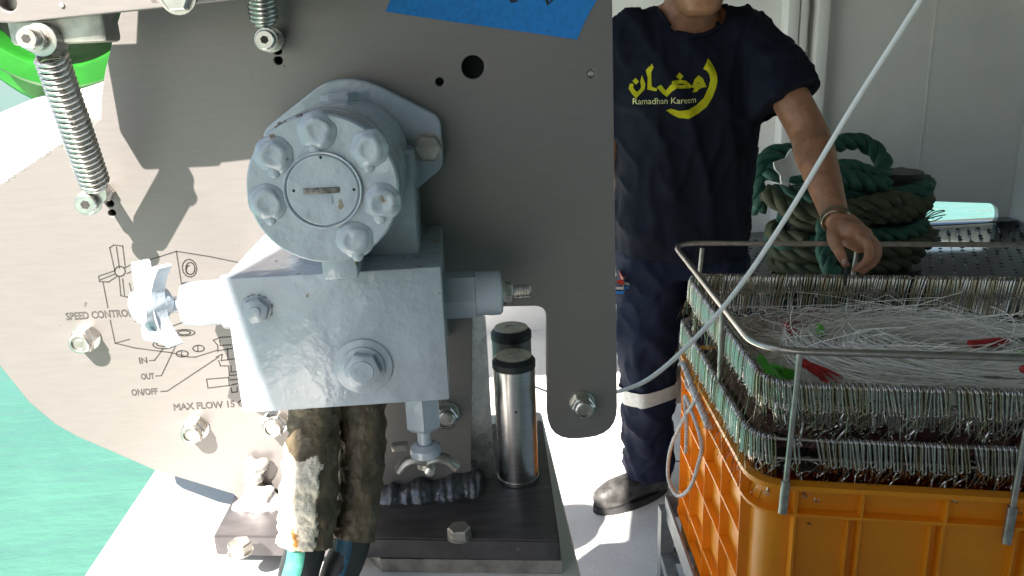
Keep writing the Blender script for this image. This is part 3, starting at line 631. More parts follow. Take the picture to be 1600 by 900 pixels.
a = [hp(566, 628, 0.72), hp(566, 690, 0.705), hp(560, 760, 0.685), hp(548, 850, 0.66), hp(530, 900, 0.645), hp(508, 990, 0.62)]
hose('hydraulic_hose', None, a, 0.0215, 0.0175, 'stripeb', 'hydraulic hose in shaded brown tape with dark blue stripe, right of the pair', 0.58)

# ------------------------------------------------------------------ person
px0, py0 = 0.635, 2.26
person_body = G(); V3 = Vector
shL, shR = V3((px0+0.178, py0-0.01, 1.425)), V3((px0-0.175, py0, 1.425))
elbow = U(1262, 205, y=2.07); wrist = U(1306, 342, y=1.79)
hk = U(1343, 376, y=1.735)
# trunk, neck, head
person_body.rings([((px0, py0, 0.80), 0.15, 0.10), ((px0, py0, 1.0), 0.15, 0.10), ((px0, py0, 1.25), 0.17, 0.105), ((px0, py0+0.01, 1.40), 0.135, 0.072), ((px0, py0+0.01, 1.455), 0.100, 0.066), ((px0, py0+0.005, 1.485), 0.076, 0.064), ((px0, py0-0.010, 1.505), 0.062, 0.061), ((px0, py0-0.03, 1.54), 0.058, 0.062)])
hc = V3((px0+0.006, py0-0.060, 1.580))
person_body.rings([(hc+V3((0, -0.035, -0.115)), 0.030, 0.030), (hc+V3((0, -0.03, -0.10)), 0.050, 0.055), (hc+V3((0, -0.02, -0.07)), 0.062, 0.075), (hc+V3((0, 0, -0.02)), 0.073, 0.092), (hc+V3((0, 0.006, 0.04)), 0.076, 0.097), (hc+V3((0, 0.01, 0.08)), 0.066, 0.085), (hc+V3((0, 0.01, 0.105)), 0.040, 0.055)])
person_body.chain([hc+V3((0, -0.088, 0.012)), hc+V3((0, -0.100, -0.015)), hc+V3((0, -0.108, -0.038))], [0.008, 0.010, 0.014])
person_body.chain([hc+V3((-0.03, -0.084, -0.068)), hc+V3((0, -0.094, -0.066)), hc+V3((0.03, -0.084, -0.068))], [0.006, 0.009, 0.006])
for s in (-1, 1):
    person_body.ball(hc+V3((s*0.078, 0.01, -0.01)), 0.03, (0.35, 0.6, 1))
    person_body.chain([hc+V3((s*0.015, -0.09, 0.026)), hc+V3((s*0.032, -0.09, 0.03)), hc+V3((s*0.05, -0.08, 0.024))], [0.007, 0.008, 0.006])
for s in (-1, 1): person_body.chain([V3((px0+s*0.03, py0+0.005, 1.475)), V3((px0+s*0.085, py0+0.005, 1.452)), V3((px0+s*0.13, py0+0.005, 1.43))], [0.040, 0.036, 0.030])
# his left arm reaching forward to the clips, right arm hanging
person_body.chain([shL, shL.lerp(elbow, 0.5), elbow, elbow.lerp(wrist, 0.28), elbow.lerp(wrist, 0.65), wrist], [0.046, 0.050, 0.048, 0.050, 0.040, 0.0285], 18)
elR = V3((px0-0.215, py0+0.06, 1.10)); wrR = V3((px0-0.12, py0+0.19, 0.93))
person_body.chain([shR, shR.lerp(elR, 0.5), elR, elR.lerp(wrR, 0.35), wrR], [0.046, 0.046, 0.043, 0.041, 0.027], 16)
person_body.chain([wrR, wrR+V3((0.05, 0.02, -0.05)), wrR+V3((0.10, 0.02, -0.08))], [0.026, 0.036, 0.018])
for k in range(4):
    b0 = wrR+V3((0.085+0.004*k, 0.03-0.017*k, -0.075+0.004*k)); person_body.chain([b0, b0+V3((0.035, 0, -0.025)), b0+V3((0.05, 0.01, -0.055))], [0.009, 0.008, 0.007])
# legs inside the trousers
hipL, hipR = V3((px0+0.09, py0, 0.85)), V3((px0-0.09, py0, 0.85)); kneL, kneR = V3((px0+0.12, py0-0.04, 0.47)), V3((px0-0.105, py0-0.05, 0.47)); ankL, ankR = V3((px0+0.14, py0+0.0, 0.09)), V3((px0-0.085, py0+0.03, 0.09))
for a, b, c_ in ((hipL, kneL, ankL), (hipR, kneR, ankR)): person_body.chain([a, b, c_], [0.075, 0.055, 0.04])
# reaching hand: palm, four fingers, thumb
pd = (hk-wrist)
hb = U(1320, 352, y=1.775)
person_body.chain([wrist, hb, U(1332, 366, y=1.750), U(1344, 378, y=1.735)], [0.027, 0.031, 0.034, 0.026], 16)
person_body.chain([U(1318, 356, y=1.75), U(1330, 362, y=1.73), U(1350, 366, y=1.725)], [0.022, 0.024, 0.019], 14)
fing = [ # knuckle, middle joint, end joint, tip
    ([(1340, 370, 1.715), (1356, 382, 1.692), (1355, 406, 1.690), (1336, 421, 1.700)], (0.0130, 0.0115, 0.0100, 0.0085)),
    ([(1350, 368, 1.732), (1366, 384, 1.714), (1364, 408, 1.710), (1347, 424, 1.716)], (0.0130, 0.0118, 0.0102, 0.0086)),
    ([(1354, 368, 1.752), (1370, 386, 1.738), (1367, 408, 1.736), (1352, 420, 1.740)], (0.0125, 0.0112, 0.0098, 0.0084)),
    ([(1350, 366, 1.772), (1366, 382, 1.762), (1364, 400, 1.760), (1352, 409, 1.764)], (0.0115, 0.0100, 0.0088, 0.0078))]
for pts, rs in fing: person_body.chain([U(x, y, y=d) for x, y, d in pts], rs, 12)
person_body.chain([U(1306, 354, y=1.765), U(1303, 374, y=1.732), U(1312, 394, y=1.712), U(1322, 413, y=1.704)], (0.020, 0.0155, 0.0125, 0.0095), 12)
bodym = remesh(person_body, 0.0042, 3, 'person')
person = link('person', bodym, 'skin', None, 0); bodym.shade_smooth()
top(person, 'man in navy t-shirt with yellow print and navy work trousers, hand on the clip rack', 'person', None, False)
def cloth(g, vox, it, amp, freq, name, m, stretch=(1, 1, 1)):
    me = remesh(g, vox, it, name)
    for v in me.vertices:
        q = V3((v.co.x*stretch[0], v.co.y*stretch[1], v.co.z*stretch[2]))*freq
        n1 = noise.noise(q+V3((0, 0, v.co.x*2.0*freq*0.25))); n2 = noise.noise(q*2.1+V3((5, 1, 2))); rg_ = max(0, 1-abs(n1)*4.0)**1.5+0.7*max(0, 1-abs(n2)*4.5)**1.5
        v.co += v.normal*(rg_*amp-amp*0.3)
    return link(name, me, m, person, 0)
g = G().rings([((px0, py0, 0.815), 0.192, 0.125), ((px0, py0, 0.86), 0.193, 0.126), ((px0+0.002, py0, 1.0), 0.190, 0.127), ((px0+0.003, py0-0.002, 1.12), 0.194, 0.130), ((px0, py0-0.002, 1.26), 0.202, 0.128), ((px0, py0, 1.37), 0.207, 0.112), ((px0, py0+0.004, 1.43), 0.195, 0.092), ((px0, py0+0.010, 1.472), 0.135, 0.078), ((px0, py0+0.012, 1.495), 0.090, 0.074)])
sl_end = U(1232, 158, y=2.13)
g.tube([shL+V3((-0.07, 0, -0.02)), shL+V3((-0.025, 0, -0.025)), shL.lerp(sl_end, 0.5)+V3((-0.004, 0, 0)), sl_end], [0.085, 0.084, 0.084, 0.092], 24)
g.tube([shR+V3((0.06, 0, 0)), shR+V3((0.0, 0, -0.02)), shR.lerp(elR, 0.45), shR.lerp(elR, 0.78)], [0.085, 0.083, 0.078, 0.079], 24)
shirt = cloth(g, 0.010, 4, 0.0105, 7.0, 't_shirt', 'shirt', (1.1, 1, 0.5)); shirt.data.shade_smooth()
# cut the neckline: scoop the shirt below a tilted plane round the neck
bm = bmesh.new(); bm.from_mesh(shirt.data); ncn = V3((px0, py0-0.045, 1.482))
slx = (sl_end-shL).normalized(); slr = (shR.lerp(elR, 0.78)-shR).normalized(); er = shR.lerp(elR, 0.78)
def fcut(c):      # negative where the shirt is open: neck, sleeve ends
    f = max(((c.x-ncn.x)/0.086)**2+((c.z-ncn.z)/0.066)**2-1, (c.y-py0-0.03)*20)
    f = min(f, (1.494-c.z)*20)
    if c.x > px0+0.19 and (c-sl_end).length < 0.16: f = min(f, (0.006-(c-sl_end).dot(slx))*20)
    if c.x < px0-0.207 and (c-er).length < 0.12: f = min(f, (0.004-(c-er).dot(slr))*20)
    return f
for it in range(3):
    cr_ = [e for e in bm.edges if fcut(e.verts[0].co)*fcut(e.verts[1].co) < 0]
    bmesh.ops.subdivide_edges(bm, edges=cr_, cuts=1); bmesh.ops.triangulate(bm, faces=[f for f in bm.faces if len(f.verts) > 4])
bmesh.ops.delete(bm, geom=[v for v in bm.verts if fcut(v.co) < 0], context='VERTS')
bm.to_mesh(shirt.data); bm.free(); shirt.data.shade_smooth()
sm = shirt.modifiers.new('thickness', 'SOLIDIFY'); sm.thickness = 0.003; sm.offset = -1
BV = BVHTree.FromPolygons([v.co.copy() for v in shirt.data.vertices], [list(p.vertices) for p in shirt.data.polygons])
# collar rib around the neck opening
bvb = BVHTree.FromPolygons([v.co.copy() for v in bodym.vertices], [list(p.vertices) for p in bodym.polygons])
ring = []
for k in range(48):
    a = 2*math.pi*k/48; x = ncn.x+0.087*math.sin(a); z = 1.490-0.074*max(0, math.cos(a)); y = py0+0.01-0.085*math.cos(a)
    if math.cos(a) > 0:
        hit = BV.ray_cast(V3((x, py0-0.6, z-0.004)), V3((0, 1, 0)))
        if hit[0]: y = hit[0].y
    ring.append(V3((x, y, z)))
ring = [(ring[i-1]+ring[i]*2+ring[(i+1) % 48])/4 for i in range(48)]
G().tube(ring, 0.0065, 8, True).obj('collar', 'shirt', shirt, 60)
def project(name, me, m, bvh, parent, off=0.0022, yref=None):
    bm = bmesh.new(); bm.from_mesh(me)
    bmesh.ops.triangulate(bm, faces=bm.faces[:])
    for it in range(5):
        lng = [e for e in bm.edges if e.calc_length() > 0.014]
        if not lng: break
        bmesh.ops.subdivide_edges(bm, edges=lng, cuts=1); bmesh.ops.triangulate(bm, faces=[f for f in bm.faces if len(f.verts) > 3])
    for v in bm.verts:
        d = v.co-CAMP; d.normalize()
        h = bvh.ray_cast(V3((v.co.x, 1.0, v.co.z)), V3((0, 1, 0)))
        if h[0]: v.co.y = h[0].y-off
    bm.to_mesh(me); bm.free(); return link(name, me, m, parent, 0)
YT = py0-0.125
def Zs(l): return xz([(940+x/4.092, y/4.092) for x, y in l], YT)
glyphs = [Zs([(683, 380), (700, 400), (715, 428), (728, 470), (729, 520), (722, 562), (703, 618), (665, 678), (610, 722), (545, 752), (490, 748), (448, 727), (420, 706), (440, 699), (490, 712), (545, 704), (605, 675), (655, 628), (687, 560), (696, 510), (690, 475), (675, 450), (655, 438)]),
          Zs([(622, 487), (645, 505), (665, 552), (640, 557), (622, 566), (606, 584), (588, 585), (601, 562), (584, 556), (600, 512)]),
          Zs([(503, 470), (520, 489), (504, 506), (486, 490)]),
          Zs([(452, 522), (500, 514), (540, 520), (576, 553), (560, 561), (470, 560), (445, 580), (418, 614), (390, 592), (365, 560), (383, 548), (412, 588), (440, 548)]),
          Zs([(331, 417), (337, 432), (325, 462), (326, 560), (356, 572), (352, 580), (308, 572), (313, 500), (303, 452)]),
          Zs([(236, 510), (250, 526), (238, 540), (224, 524)]),
          Zs([(275, 500), (288, 540), (284, 572), (262, 596), (234, 627), (215, 606), (198, 572), (206, 545), (218, 546), (216, 570), (238, 600), (262, 580), (272, 560), (268, 525)])]
hl = {1: Zs([(620, 517), (634, 538), (606, 541)]), 3: Zs([(478, 534), (518, 528), (545, 548), (470, 548)])}
for i, gl in enumerate(glyphs):
    project('yellow_lettering', flat_mesh('p', [gl]+([hl[i]] if i in hl else []), YT-0.0002, YT, 0, 0.0018), 'yellow', BV, shirt)
a, b = Zs([(214, 672), (600, 655)]); me = text_mesh('Ramadhan Kareem', 0.03)
xs = [v.co.x for v in me.vertices]; s = (Vector(b)-Vector(a)).length/(max(xs)-min(xs)); an = math.atan2(b[1]-a[1], b[0]-a[0])
me.transform(Matrix.Translation((a[0], YT, a[1])) @ Matrix.Rotation(-an, 4, 'Y') @ Matrix.Rotation(math.pi/2, 4, 'X') @ Matrix.Diagonal((s, s*1.05, 1, 1)) @ Matrix.Translation((-min(xs), 0, 0)))
project('small_lettering', me, 'cream', BV, shirt)
# trousers
g = G().rings([((px0, py0, 0.92), 0.165, 0.112), ((px0, py0, 0.85), 0.178, 0.120), ((px0, py0, 0.76), 0.180, 0.120)])
for s, (a, b, c_) in ((1, (hipL, kneL, ankL)), (-1, (hipR, kneR, ankR))):
    g.tube(spline([a+V3((0, 0, -0.01)), a.lerp(b, 0.5), b, b.lerp(c_, 0.5), c_+V3((0, 0, 0.0))], 4), [0.098, 0.098, 0.097, 0.096, 0.094, 0.092, 0.090, 0.087, 0.084, 0.082, 0.080, 0.078, 0.076, 0.076, 0.077, 0.078, 0.080], 24)
tr = cloth(g, 0.012, 3, 0.0125, 8.0, 'trousers', 'trouser', (1, 1, 0.8)); tr.data.shade_smooth()
BT = BVHTree.FromPolygons([v.co.copy() for v in tr.data.vertices], [list(p.vertices) for p in tr.data.polygons])
def band(centre, z, w_, name):
    vs = []; n = 40
    for k in range(n):
        a = 2*math.pi*k/n; d = V3((math.cos(a), math.sin(a), 0)); 
        for zz in (z-w_/2, z+w_/2):
            zt = zz+0.018*math.cos(a)
            h = BT.ray_cast(V3((centre.x, centre.y, zt))+d*0.25, -d); vs.append((h[0]+d*0.007) if h[0] else V3((centre.x, centre.y, zt))+d*0.08)
    return G().add(vs, [[2*k, 2*((k+1) % n), 2*((k+1) % n)+1, 2*k+1] for k in range(n)]).obj(name, 'reflect', tr, 60)
zb = U(1015, 612, y=2.18).z
band(kneR.lerp(ankR, 0.1), zb, 0.05, 'reflective_band'); band(kneL.lerp(ankL, 0.1), zb, 0.05, 'reflective_band')
for k, (m, pts) in enumerate((('red', [(960, 440), (974, 436), (988, 444), (975, 446)]), ('reflect', [(960, 448), (988, 449), (988, 453), (960, 452)]), ('tape', [(962, 455), (988, 455), (987, 459), (962, 459)]))):
    project('embroidered_badge', flat_mesh('b', [xz(pts, 2.14)], 2.1398, 2.14), m, BT, tr, 0.003)
# boots
for a, yaw in ((ankR, -1.15), (ankL, 0.25)):
    d = V3((math.sin(yaw), -math.cos(yaw), 0)); base_ = V3((a.x, a.y, 0)); g = G()
    g.chain([base_+V3((0, 0, 0.17)), base_+V3((0, 0, 0.09)), base_+d*-0.03+V3((0, 0, 0.055))], [0.048, 0.050, 0.050])
    g.chain([base_+d*-0.04+V3((0, 0, 0.045)), base_+d*0.05+V3((0, 0, 0.052)), base_+d*0.13+V3((0, 0, 0.046)), base_+d*0.165+V3((0, 0, 0.043))], [0.042, 0.046, 0.048, 0.040])
    me = remesh(g, 0.008, 4, 'boot')
    for v in me.vertices: v.co.z = max(v.co.z, 0.006)
    bt = link('boot', me, 'boot', person, 0); me.shade_smooth()
    n = 36; sv = []
    for k in range(n):
        t_ = 2*math.pi*k/n; l_ = 0.062+0.142*math.cos(t_); wd = math.sin(t_)*(0.050+0.006*math.cos(t_)); sv.append(base_+d*l_+V3((-d.y, d.x, 0))*wd)
    G().add([p+V3((0, 0, 0.001)) for p in sv]+[p+V3((0, 0, 0.024)) for p in sv], [list(range(n))[::-1], list(range(n, 2*n))]+[[i, (i+1) % n, n+(i+1) % n, n+i] for i in range(n)]).obj('sole', 'black', bt)
tn_ = U(1319, 409, y=1.6935); G().ball(tn_, 0.0062, (0.85, 0.35, 1.05), 12, 8).obj('thumb_nail', 'nail', person, 60)
# hair, eyes, bracelets
hm = G().rings([(hc+V3((0, 0.022, -0.02)), 0.078, 0.088), (hc+V3((0, 0.016, 0.04)), 0.083, 0.100), (hc+V3((0, 0.014, 0.085)), 0.074, 0.094), (hc+V3((0, 0.012, 0.115)), 0.045, 0.06)])
hme = remesh(hm, 0.008, 3, 'hair'); hob = link('hair', hme, 'hair', person, 0); hme.shade_smooth()
for s in (-1, 1):
    e = G().ball(hc+V3((s*0.032, -0.083, 0.008)), 0.0115, (1.1, 0.8, 0.7)).obj('eye', 'eye', person)
    G().ball(hc+V3((s*0.032, -0.0905, 0.008)), 0.0048, (1, 0.5, 1)).obj('pupil', 'ink', e)
ad = (wrist-elbow).normalized(); e1 = ad.orthogonal().normalized(); e2 = ad.cross(e1)
for off, r, m in ((-0.004, 0.0315, 'brace'), (0.010, 0.0315, 'clipb')):
    G().tube([wrist+ad*(off+0.005*math.sin(2*math.pi*k/36))+(e1*math.cos(2*math.pi*k/36)+e2*math.sin(2*math.pi*k/36))*r for k in range(36)], 0.0032, 8, True).obj('bracelet', m, person, 60)

# ------------------------------------------------------------------ crate
O = V3((0.464, 1.187, 0)); EX = V3((math.cos(rad(-14)), math.sin(rad(-14)), 0)); EY = V3((math.sin(rad(3.6)), math.cos(rad(3.6)), 0))
CW, CD = 0.86, 0.64
def C(a, b, z): return O+EX*a+EY*b+V3((0, 0, z))
def rrect(a0, a1, b0, b1, r, seg=7):
    return [Vector(p) for p in rounded([(a0, b0), (a1, b0), (a1, b1), (a0, b1)], r, seg)]
ZR = 0.695; ZB = 0.27
crate = empty('crate', C(CW/2, CD/2, ZB), 'orange plastic fish crate with ribbed sides holding the clip racks', 'crate')
def shell(out, inn, z0, z1):
    n = len(out); g = G(); g.add([C(p.x, p.y, z0) for p in out]+[C(p.x, p.y, z1) for p in out]+[C(p.x, p.y, z0) for p in inn]+[C(p.x, p.y, z1) for p in inn],
        [[i, (i+1) % n, n+(i+1) % n, n+i] for i in range(n)]+[[2*n+i, 3*n+i, 3*n+(i+1) % n, 2*n+(i+1) % n] for i in range(n)]+[[n+i, n+(i+1) % n, 3*n+(i+1) % n, 3*n+i] for i in range(n)]+[[i, 2*n+i, 2*n+(i+1) % n, (i+1) % n] for i in range(n)]); return g
wi, wo = 0.026, 0.021
RC = 0.065
outer = rrect(0, CW, 0, CD, RC); mid = rrect(wo, CW-wo, wo, CD-wo, RC-0.015); inner = rrect(wi, CW-wi, wi, CD-wi, RC-0.02)
shell(mid, inner, ZB, ZR-0.001).obj('crate_wall', 'orange', crate, 40)
fl = G(); fl.add([C(p.x, p.y, ZB+0.004) for p in mid]+[C(p.x, p.y, ZB+0.012) for p in mid], [list(range(len(mid)))[::-1], list(range(len(mid), 2*len(mid)))]).obj('crate_floor', 'orange', crate, 0)
shell(outer, rrect(wi-0.004, CW-wi+0.004, wi-0.004, CD-wi+0.004, RC-0.02), ZR, ZR+0.009).obj('rim', 'orange', crate, 40)
fl_in = rrect(wo-0.002, CW-wo+0.002, wo-0.002, CD-wo+0.002, RC-0.015)
for z_, nm in ((ZR-0.050, 0.002), (ZB+0.07, 0.004), (ZB+0.002, 0.002)):
    shell(rrect(nm, CW-nm, nm, CD-nm, RC), fl_in, z_, z_+0.005).obj('flange', 'orange', crate, 40)
def rib(a, b, da, db, z0, z1, t=0.0042):
    d = EX*da+EY*db; n = V3((-d.y, d.x, 0)).normalized()*t/2; p = C(a, b, 0); q = p+d
    vs = [p+n, p-n, q-n, q+n]; g = G().add([V3((v.x, v.y, z0)) for v in vs]+[V3((v.x, v.y, z1)) for v in vs], [[0, 1, 2, 3], [4, 5, 6, 7], [0, 1, 5, 4], [1, 2, 6, 5], [2, 3, 7, 6], [3, 0, 4, 7]])
    return g.obj('rib', 'orange', crate, 0)
for a in (0.075, 0.18, 0.31, 0.44, 0.57, 0.70):
    rib(a, 0.001, 0, wo, ZR-0.0445, ZR-0.0005); rib(a, 0.003, 0, wo-0.002, ZB+0.006, ZR-0.0505)
    if a > 0.1: rib(a-0.018, 0.006, 0, wo-0.005, ZB+0.006, ZR-0.0505, 0.0035)
for b in (0.07, 0.20, 0.33, 0.46, 0.575):
    rib(0.001, b, wo, 0, ZR-0.0445, ZR-0.0005); rib(0.003, b, wo-0.002, 0, ZB+0.006, ZR-0.0505)
for z_ in (ZR-0.135, ZR-0.23):                          # the short end has a finer lattice
    p0, p1, p2, p3 = C(0.003, 0.066, z_), C(0.003, CD-0.066, z_), C(wo, CD-0.066, z_), C(wo, 0.066, z_)
    G().add([p0, p1, p2, p3]+[p+V3((0, 0, 0.004)) for p in (p0, p1, p2, p3)], [[0, 1, 2, 3], [4, 5, 6, 7], [0, 1, 5, 4], [1, 2, 6, 5], [2, 3, 7, 6], [3, 0, 4, 7]]).obj('flange', 'orange', crate, 0)
# stand under the crate
stand = empty('crate_stand', C(CW/2, CD/2, 0), 'grey metal angle stand under the orange crate', 'stand')
def bar(p, q, wd, h, name, m, par):
    d = (q-p).normalized(); s = d.cross(V3((0, 0, 1))); s = s.normalized()*wd/2 if s.length > 0.1 else V3((wd/2, 0, 0)); u_ = s.cross(d).normalized()*h/2
    return G().add([p+s+u_, p-s+u_, p-s-u_, p+s-u_, q+s+u_, q-s+u_, q-s-u_, q+s-u_], [[3, 2, 1, 0], [4, 5, 6, 7], [0, 1, 5, 4], [1, 2, 6, 5], [2, 3, 7, 6], [3, 0, 4, 7]]).obj(name, m, par, 0)
so_ = 0.012
crn = [(-so_, -so_), (CW+so_, -so_), (CW+so_, CD+so_), (-so_, CD+so_)]
for i in range(4):
    p, q = C(*crn[i], 0.248), C(*crn[(i+1) % 4], 0.248)
    bar(p, q, 0.006, 0.06, 'frame_bar', 'galv', stand); bar(p+V3((0, 0, -0.15)), q+V3((0, 0, -0.15)), 0.03, 0.03, 'frame_bar', 'galv', stand)
    bar(C(*crn[i], 0.0), C(*crn[i], 0.242), 0.034, 0.034, 'leg', 'galv', stand)
for b in (0.08, 0.22, 0.36, 0.5): bar(C(-0.004, b, 0.255), C(CW, b, 0.255), 0.08, 0.018, 'slat', 'wood', stand)

# wire racks: two clip rails and a guard rail on posts
def railpath(a0, a1, b0, b1, z, r=0.05, zb=0.0): return [C(p.x, p.y, z+zb*(p.y-b0)/(b1-b0)) for p in rrect(a0, a1, b0, b1, r, 8)]
rack = empty('clip_rack', C(CW/2, CD/2, ZR), 'steel wire rack with rounded guard rail standing in the orange crate', 'rack')
gz = 0.938
guard = railpath(0.004, CW-0.0, 0.022, CD+0.085, gz, 0.075)
G().tube(guard, 0.0062, 12, True).obj('guard_rail', 'wire', rack, 60)
T1, T2 = 0.880, 0.780
t1 = railpath(0.022, CW-0.02, 0.018, CD-0.0, T1, 0.06); t2 = railpath(0.004, CW-0.01, 0.022, CD-0.01, T2, 0.055)
for t_ in (t1, t2):
    G().tube(t_, 0.0030, 8, True).obj('clip_rail', 'wire', rack, 60)
    G().tube([p+V3((0, 0, -0.036)) for p in t_], 0.0024, 8, True).obj('lower_rail', 'wire', rack, 60)
for a, b, z_ in ((0.052, 0.010, 0.672), (0.40, 0.006, 0.645), (0.05, CD+0.04, 0.70), (0.40, CD+0.04, 0.70)):
    tb_ = C(a+0.018, b+0.012, gz-0.004); lb = C(a, b-0.014 if b < .1 else b, z_)
    pst = G().tube([tb_, lb], 0.0052, 12).obj('post', 'wire', rack, 60)
    if b < 0.1: G().tube([lb+(tb_-lb)*0.16, lb-(tb_-lb)*0.06], 0.0078, 14).obj('socket', 'dullsteel', pst, 60)
pl = C(0.004, 0.24, 0); G().tube([C(0.010, 0.27, gz), C(0.006, 0.25, 0.72)], 0.0050, 10).obj('post', 'wire', rack, 60)

# snap clips: a slim wire loop bent over the rail, short leg outside and long leg inside
def clip_mesh(out_d, in_d, wd, seed):
    rnd = random.Random(seed); r = 0.0017; zt = 0.0050
    prof = [(0.0065, -out_d), (0.0060, -out_d*0.5), (0.0050, -0.003), (0.0030, zt), (-0.0030, zt), (-0.0058, -0.004), (-0.0075, -in_d*0.5), (-0.011, -in_d)]   # (outward y, z)
    pts = [V3((-wd/2, y, z)) for y, z in prof]
    arc2 = [V3((wd/2*math.sin(t), prof[-1][0]-0.001, prof[-1][1]-wd/2*math.cos(t))) for t in (-0.9, -0.3, 0.3, 0.9)]
    pts2 = [V3((wd/2*0.9, y, z)) for y, z in prof[::-1]]
    arc1 = [V3((wd/2*math.sin(t)*1.05, prof[0][0]+0.001, prof[0][1]-wd/2*math.cos(t)*1.2)) for t in (0.9, 0.3, -0.3, -0.9)]
    return G().tube(pts+arc2+pts2+arc1, r, 5, True).me('snap_clip')
CM = [clip_mesh(0.042, 0.078, 0.0062, 1), clip_mesh(0.038, 0.072, 0.0066, 2), clip_mesh(0.045, 0.084, 0.0058, 3)]
CMB = [m.copy() for m in CM]
for m in CM: m.materials.append(M['clip']); m.shade_smooth()
for m in CMB: m.materials.append(M['clipb']); m.shade_smooth()
ctr = C(CW/2, CD/2, 0)
def place(me, p, tan, name, label, cat, group, lean=0.0, twist=0.0, sc=1.0):
    outw = V3((tan.y, -tan.x, 0)).normalized()
    if outw.dot(V3((p.x-ctr.x, p.y-ctr.y, 0))) < 0: outw = -outw
    xa = outw.cross(V3((0, 0, 1))).normalized()
    mtx = Matrix(((xa.x, outw.x, 0, p.x), (xa.y, outw.y, 0, p.y), (xa.z, outw.z, 1, p.z), (0, 0, 0, 1))) @ Matrix.Rotation(lean, 4, 'Y') @ Matrix.Rotation(twist, 4, 'Z') @ Matrix.Scale(sc, 4)
    o = bpy.data.objects.new(name, me); COL.objects.link(o); o.matrix_world = mtx
    o['label'] = label; o['category'] = cat; o['group'] = group; return o
def along(path, step):
    n = len(path); out = []; acc = 0; nxt = 0
    for i in range(n):
        a, b = path[i], path[(i+1) % n]; L = (b-a).length
        while nxt < acc+L:
            t = (nxt-acc)/L; out.append((a.lerp(b, t), (b-a).normalized())); nxt += step
        acc += L
    return out
snood_from = []
def ab(p):
    q = p-O; det = EX.x*EY.y-EX.y*EY.x; return ((q.x*EY.y-q.y*EY.x)/det, (EX.x*q.y-EX.y*q.x)/det)
def px_of(p):
    q = p-CAMP; z = q.dot(fw); return 800+F*q.dot(rt)/z
for tier, (path, nm) in enumerate(((t1, 'upper'), (t2, 'lower'))):
    for p, tan in along(path, 0.0090):
        a, b = ab(p)
        if px_of(p) > 1615: continue
        if a > CW-0.08: continue
        sidew = 'front' if b < 0.05 else ('back' if b > CD-0.06 else 'left')
        if tier == 1 and sidew == 'back': continue
        if tier == 1 and sidew == 'front' and (0.075 < a < 0.105 or 0.045 < a < 0.07) : continue
        if random.random() < 0.04: continue
        me = random.choice(CMB if random.random() < (0.30 if sidew == 'back' else 0.22) else CM)
        lean = {'front': 0.13, 'left': 0.05, 'back': 0.10}[sidew]+random.gauss(0, 0.05)
        o = place(me, p, tan, 'snap_clip', f'wire snap clip hanging among its row on the {nm} {sidew} rail of the clip rack', 'snap clip', f'snap clips on the {nm} {sidew} rail', lean, random.gauss(0, 0.12), random.uniform(0.96, 1.05))
        snood_from.append((o.matrix_world @ V3((0, 0.0065, -0.038)), sidew, tier)); snood_from.append((o.matrix_world @ V3((0, -0.012, -0.078)), sidew, tier))
# fish hooks
def hook_mesh():
    pts = [V3((0, 0, 0.030)), V3((0, 0, 0.012)), V3((0, 0, 0.0))]
    for k in range(1, 10):
        t = math.pi*1.12*k/9; pts.append(V3((0.011-0.011*math.cos(t), 0, -0.012*math.sin(t))))
    pts += [V3((0.0195, 0, 0.010)), V3((0.0165, 0, 0.0155))]
    rs = [0.0015]*(len(pts)-2)+[0.0012, 0.0003]
    g = G().tube(pts, rs, 6)
    g.tube([V3((0.0028*math.cos(a), 0, 0.0325+0.0028*math.sin(a))) for a in (0, 1.05, 2.1, 3.14, 4.2, 5.25)], 0.0009, 5, True); m = g.me('fish_hook'); m.materials.append(M['clip']); m.shade_smooth(); return m
HM = hook_mesh()
def hooks(a0, a1, step, bfun, zfun, flip, label, group):
    a = a0
    while a < a1:
        p = C(a+random.uniform(-.003, .003), bfun(), zfun()); 
        if px_of(p) < 1612:
            o = bpy.data.objects.new('fish_hook', HM); COL.objects.link(o); o.location = p
            o.rotation_euler = (rad(random.uniform(-35, 35)), rad(flip+random.uniform(-35, 30)), rad(-14+random.uniform(-40, 40))); o.scale = (random.uniform(1.15, 1.65),)*3
            o['label'] = label; o['category'] = 'fish hook'; o['group'] = group
        a += step
hooks(0.05, 0.60, 0.0105, lambda: random.uniform(0.034, 0.05), lambda: ZR+random.uniform(0.010, 0.022), 180, 'bright curved fish hook lying along the front rim inside the orange crate', 'hooks along the crate front rim')
hooks(0.07, 0.60, 0.0095, lambda: random.uniform(0.03, 0.055), lambda: T1-0.058+random.uniform(-0.012, 0.01), 215, 'curved fish hook hanging between the two front clip rows', 'hooks between the front clip rows')
hooks(0.10, 0.80, 0.013, lambda: random.uniform(CD-0.11, CD-0.05), lambda: T1-0.085+random.uniform(-0.015, 0.015), 180, 'fish hook hanging below the back clip row of the rack', 'hooks below the back clip row')
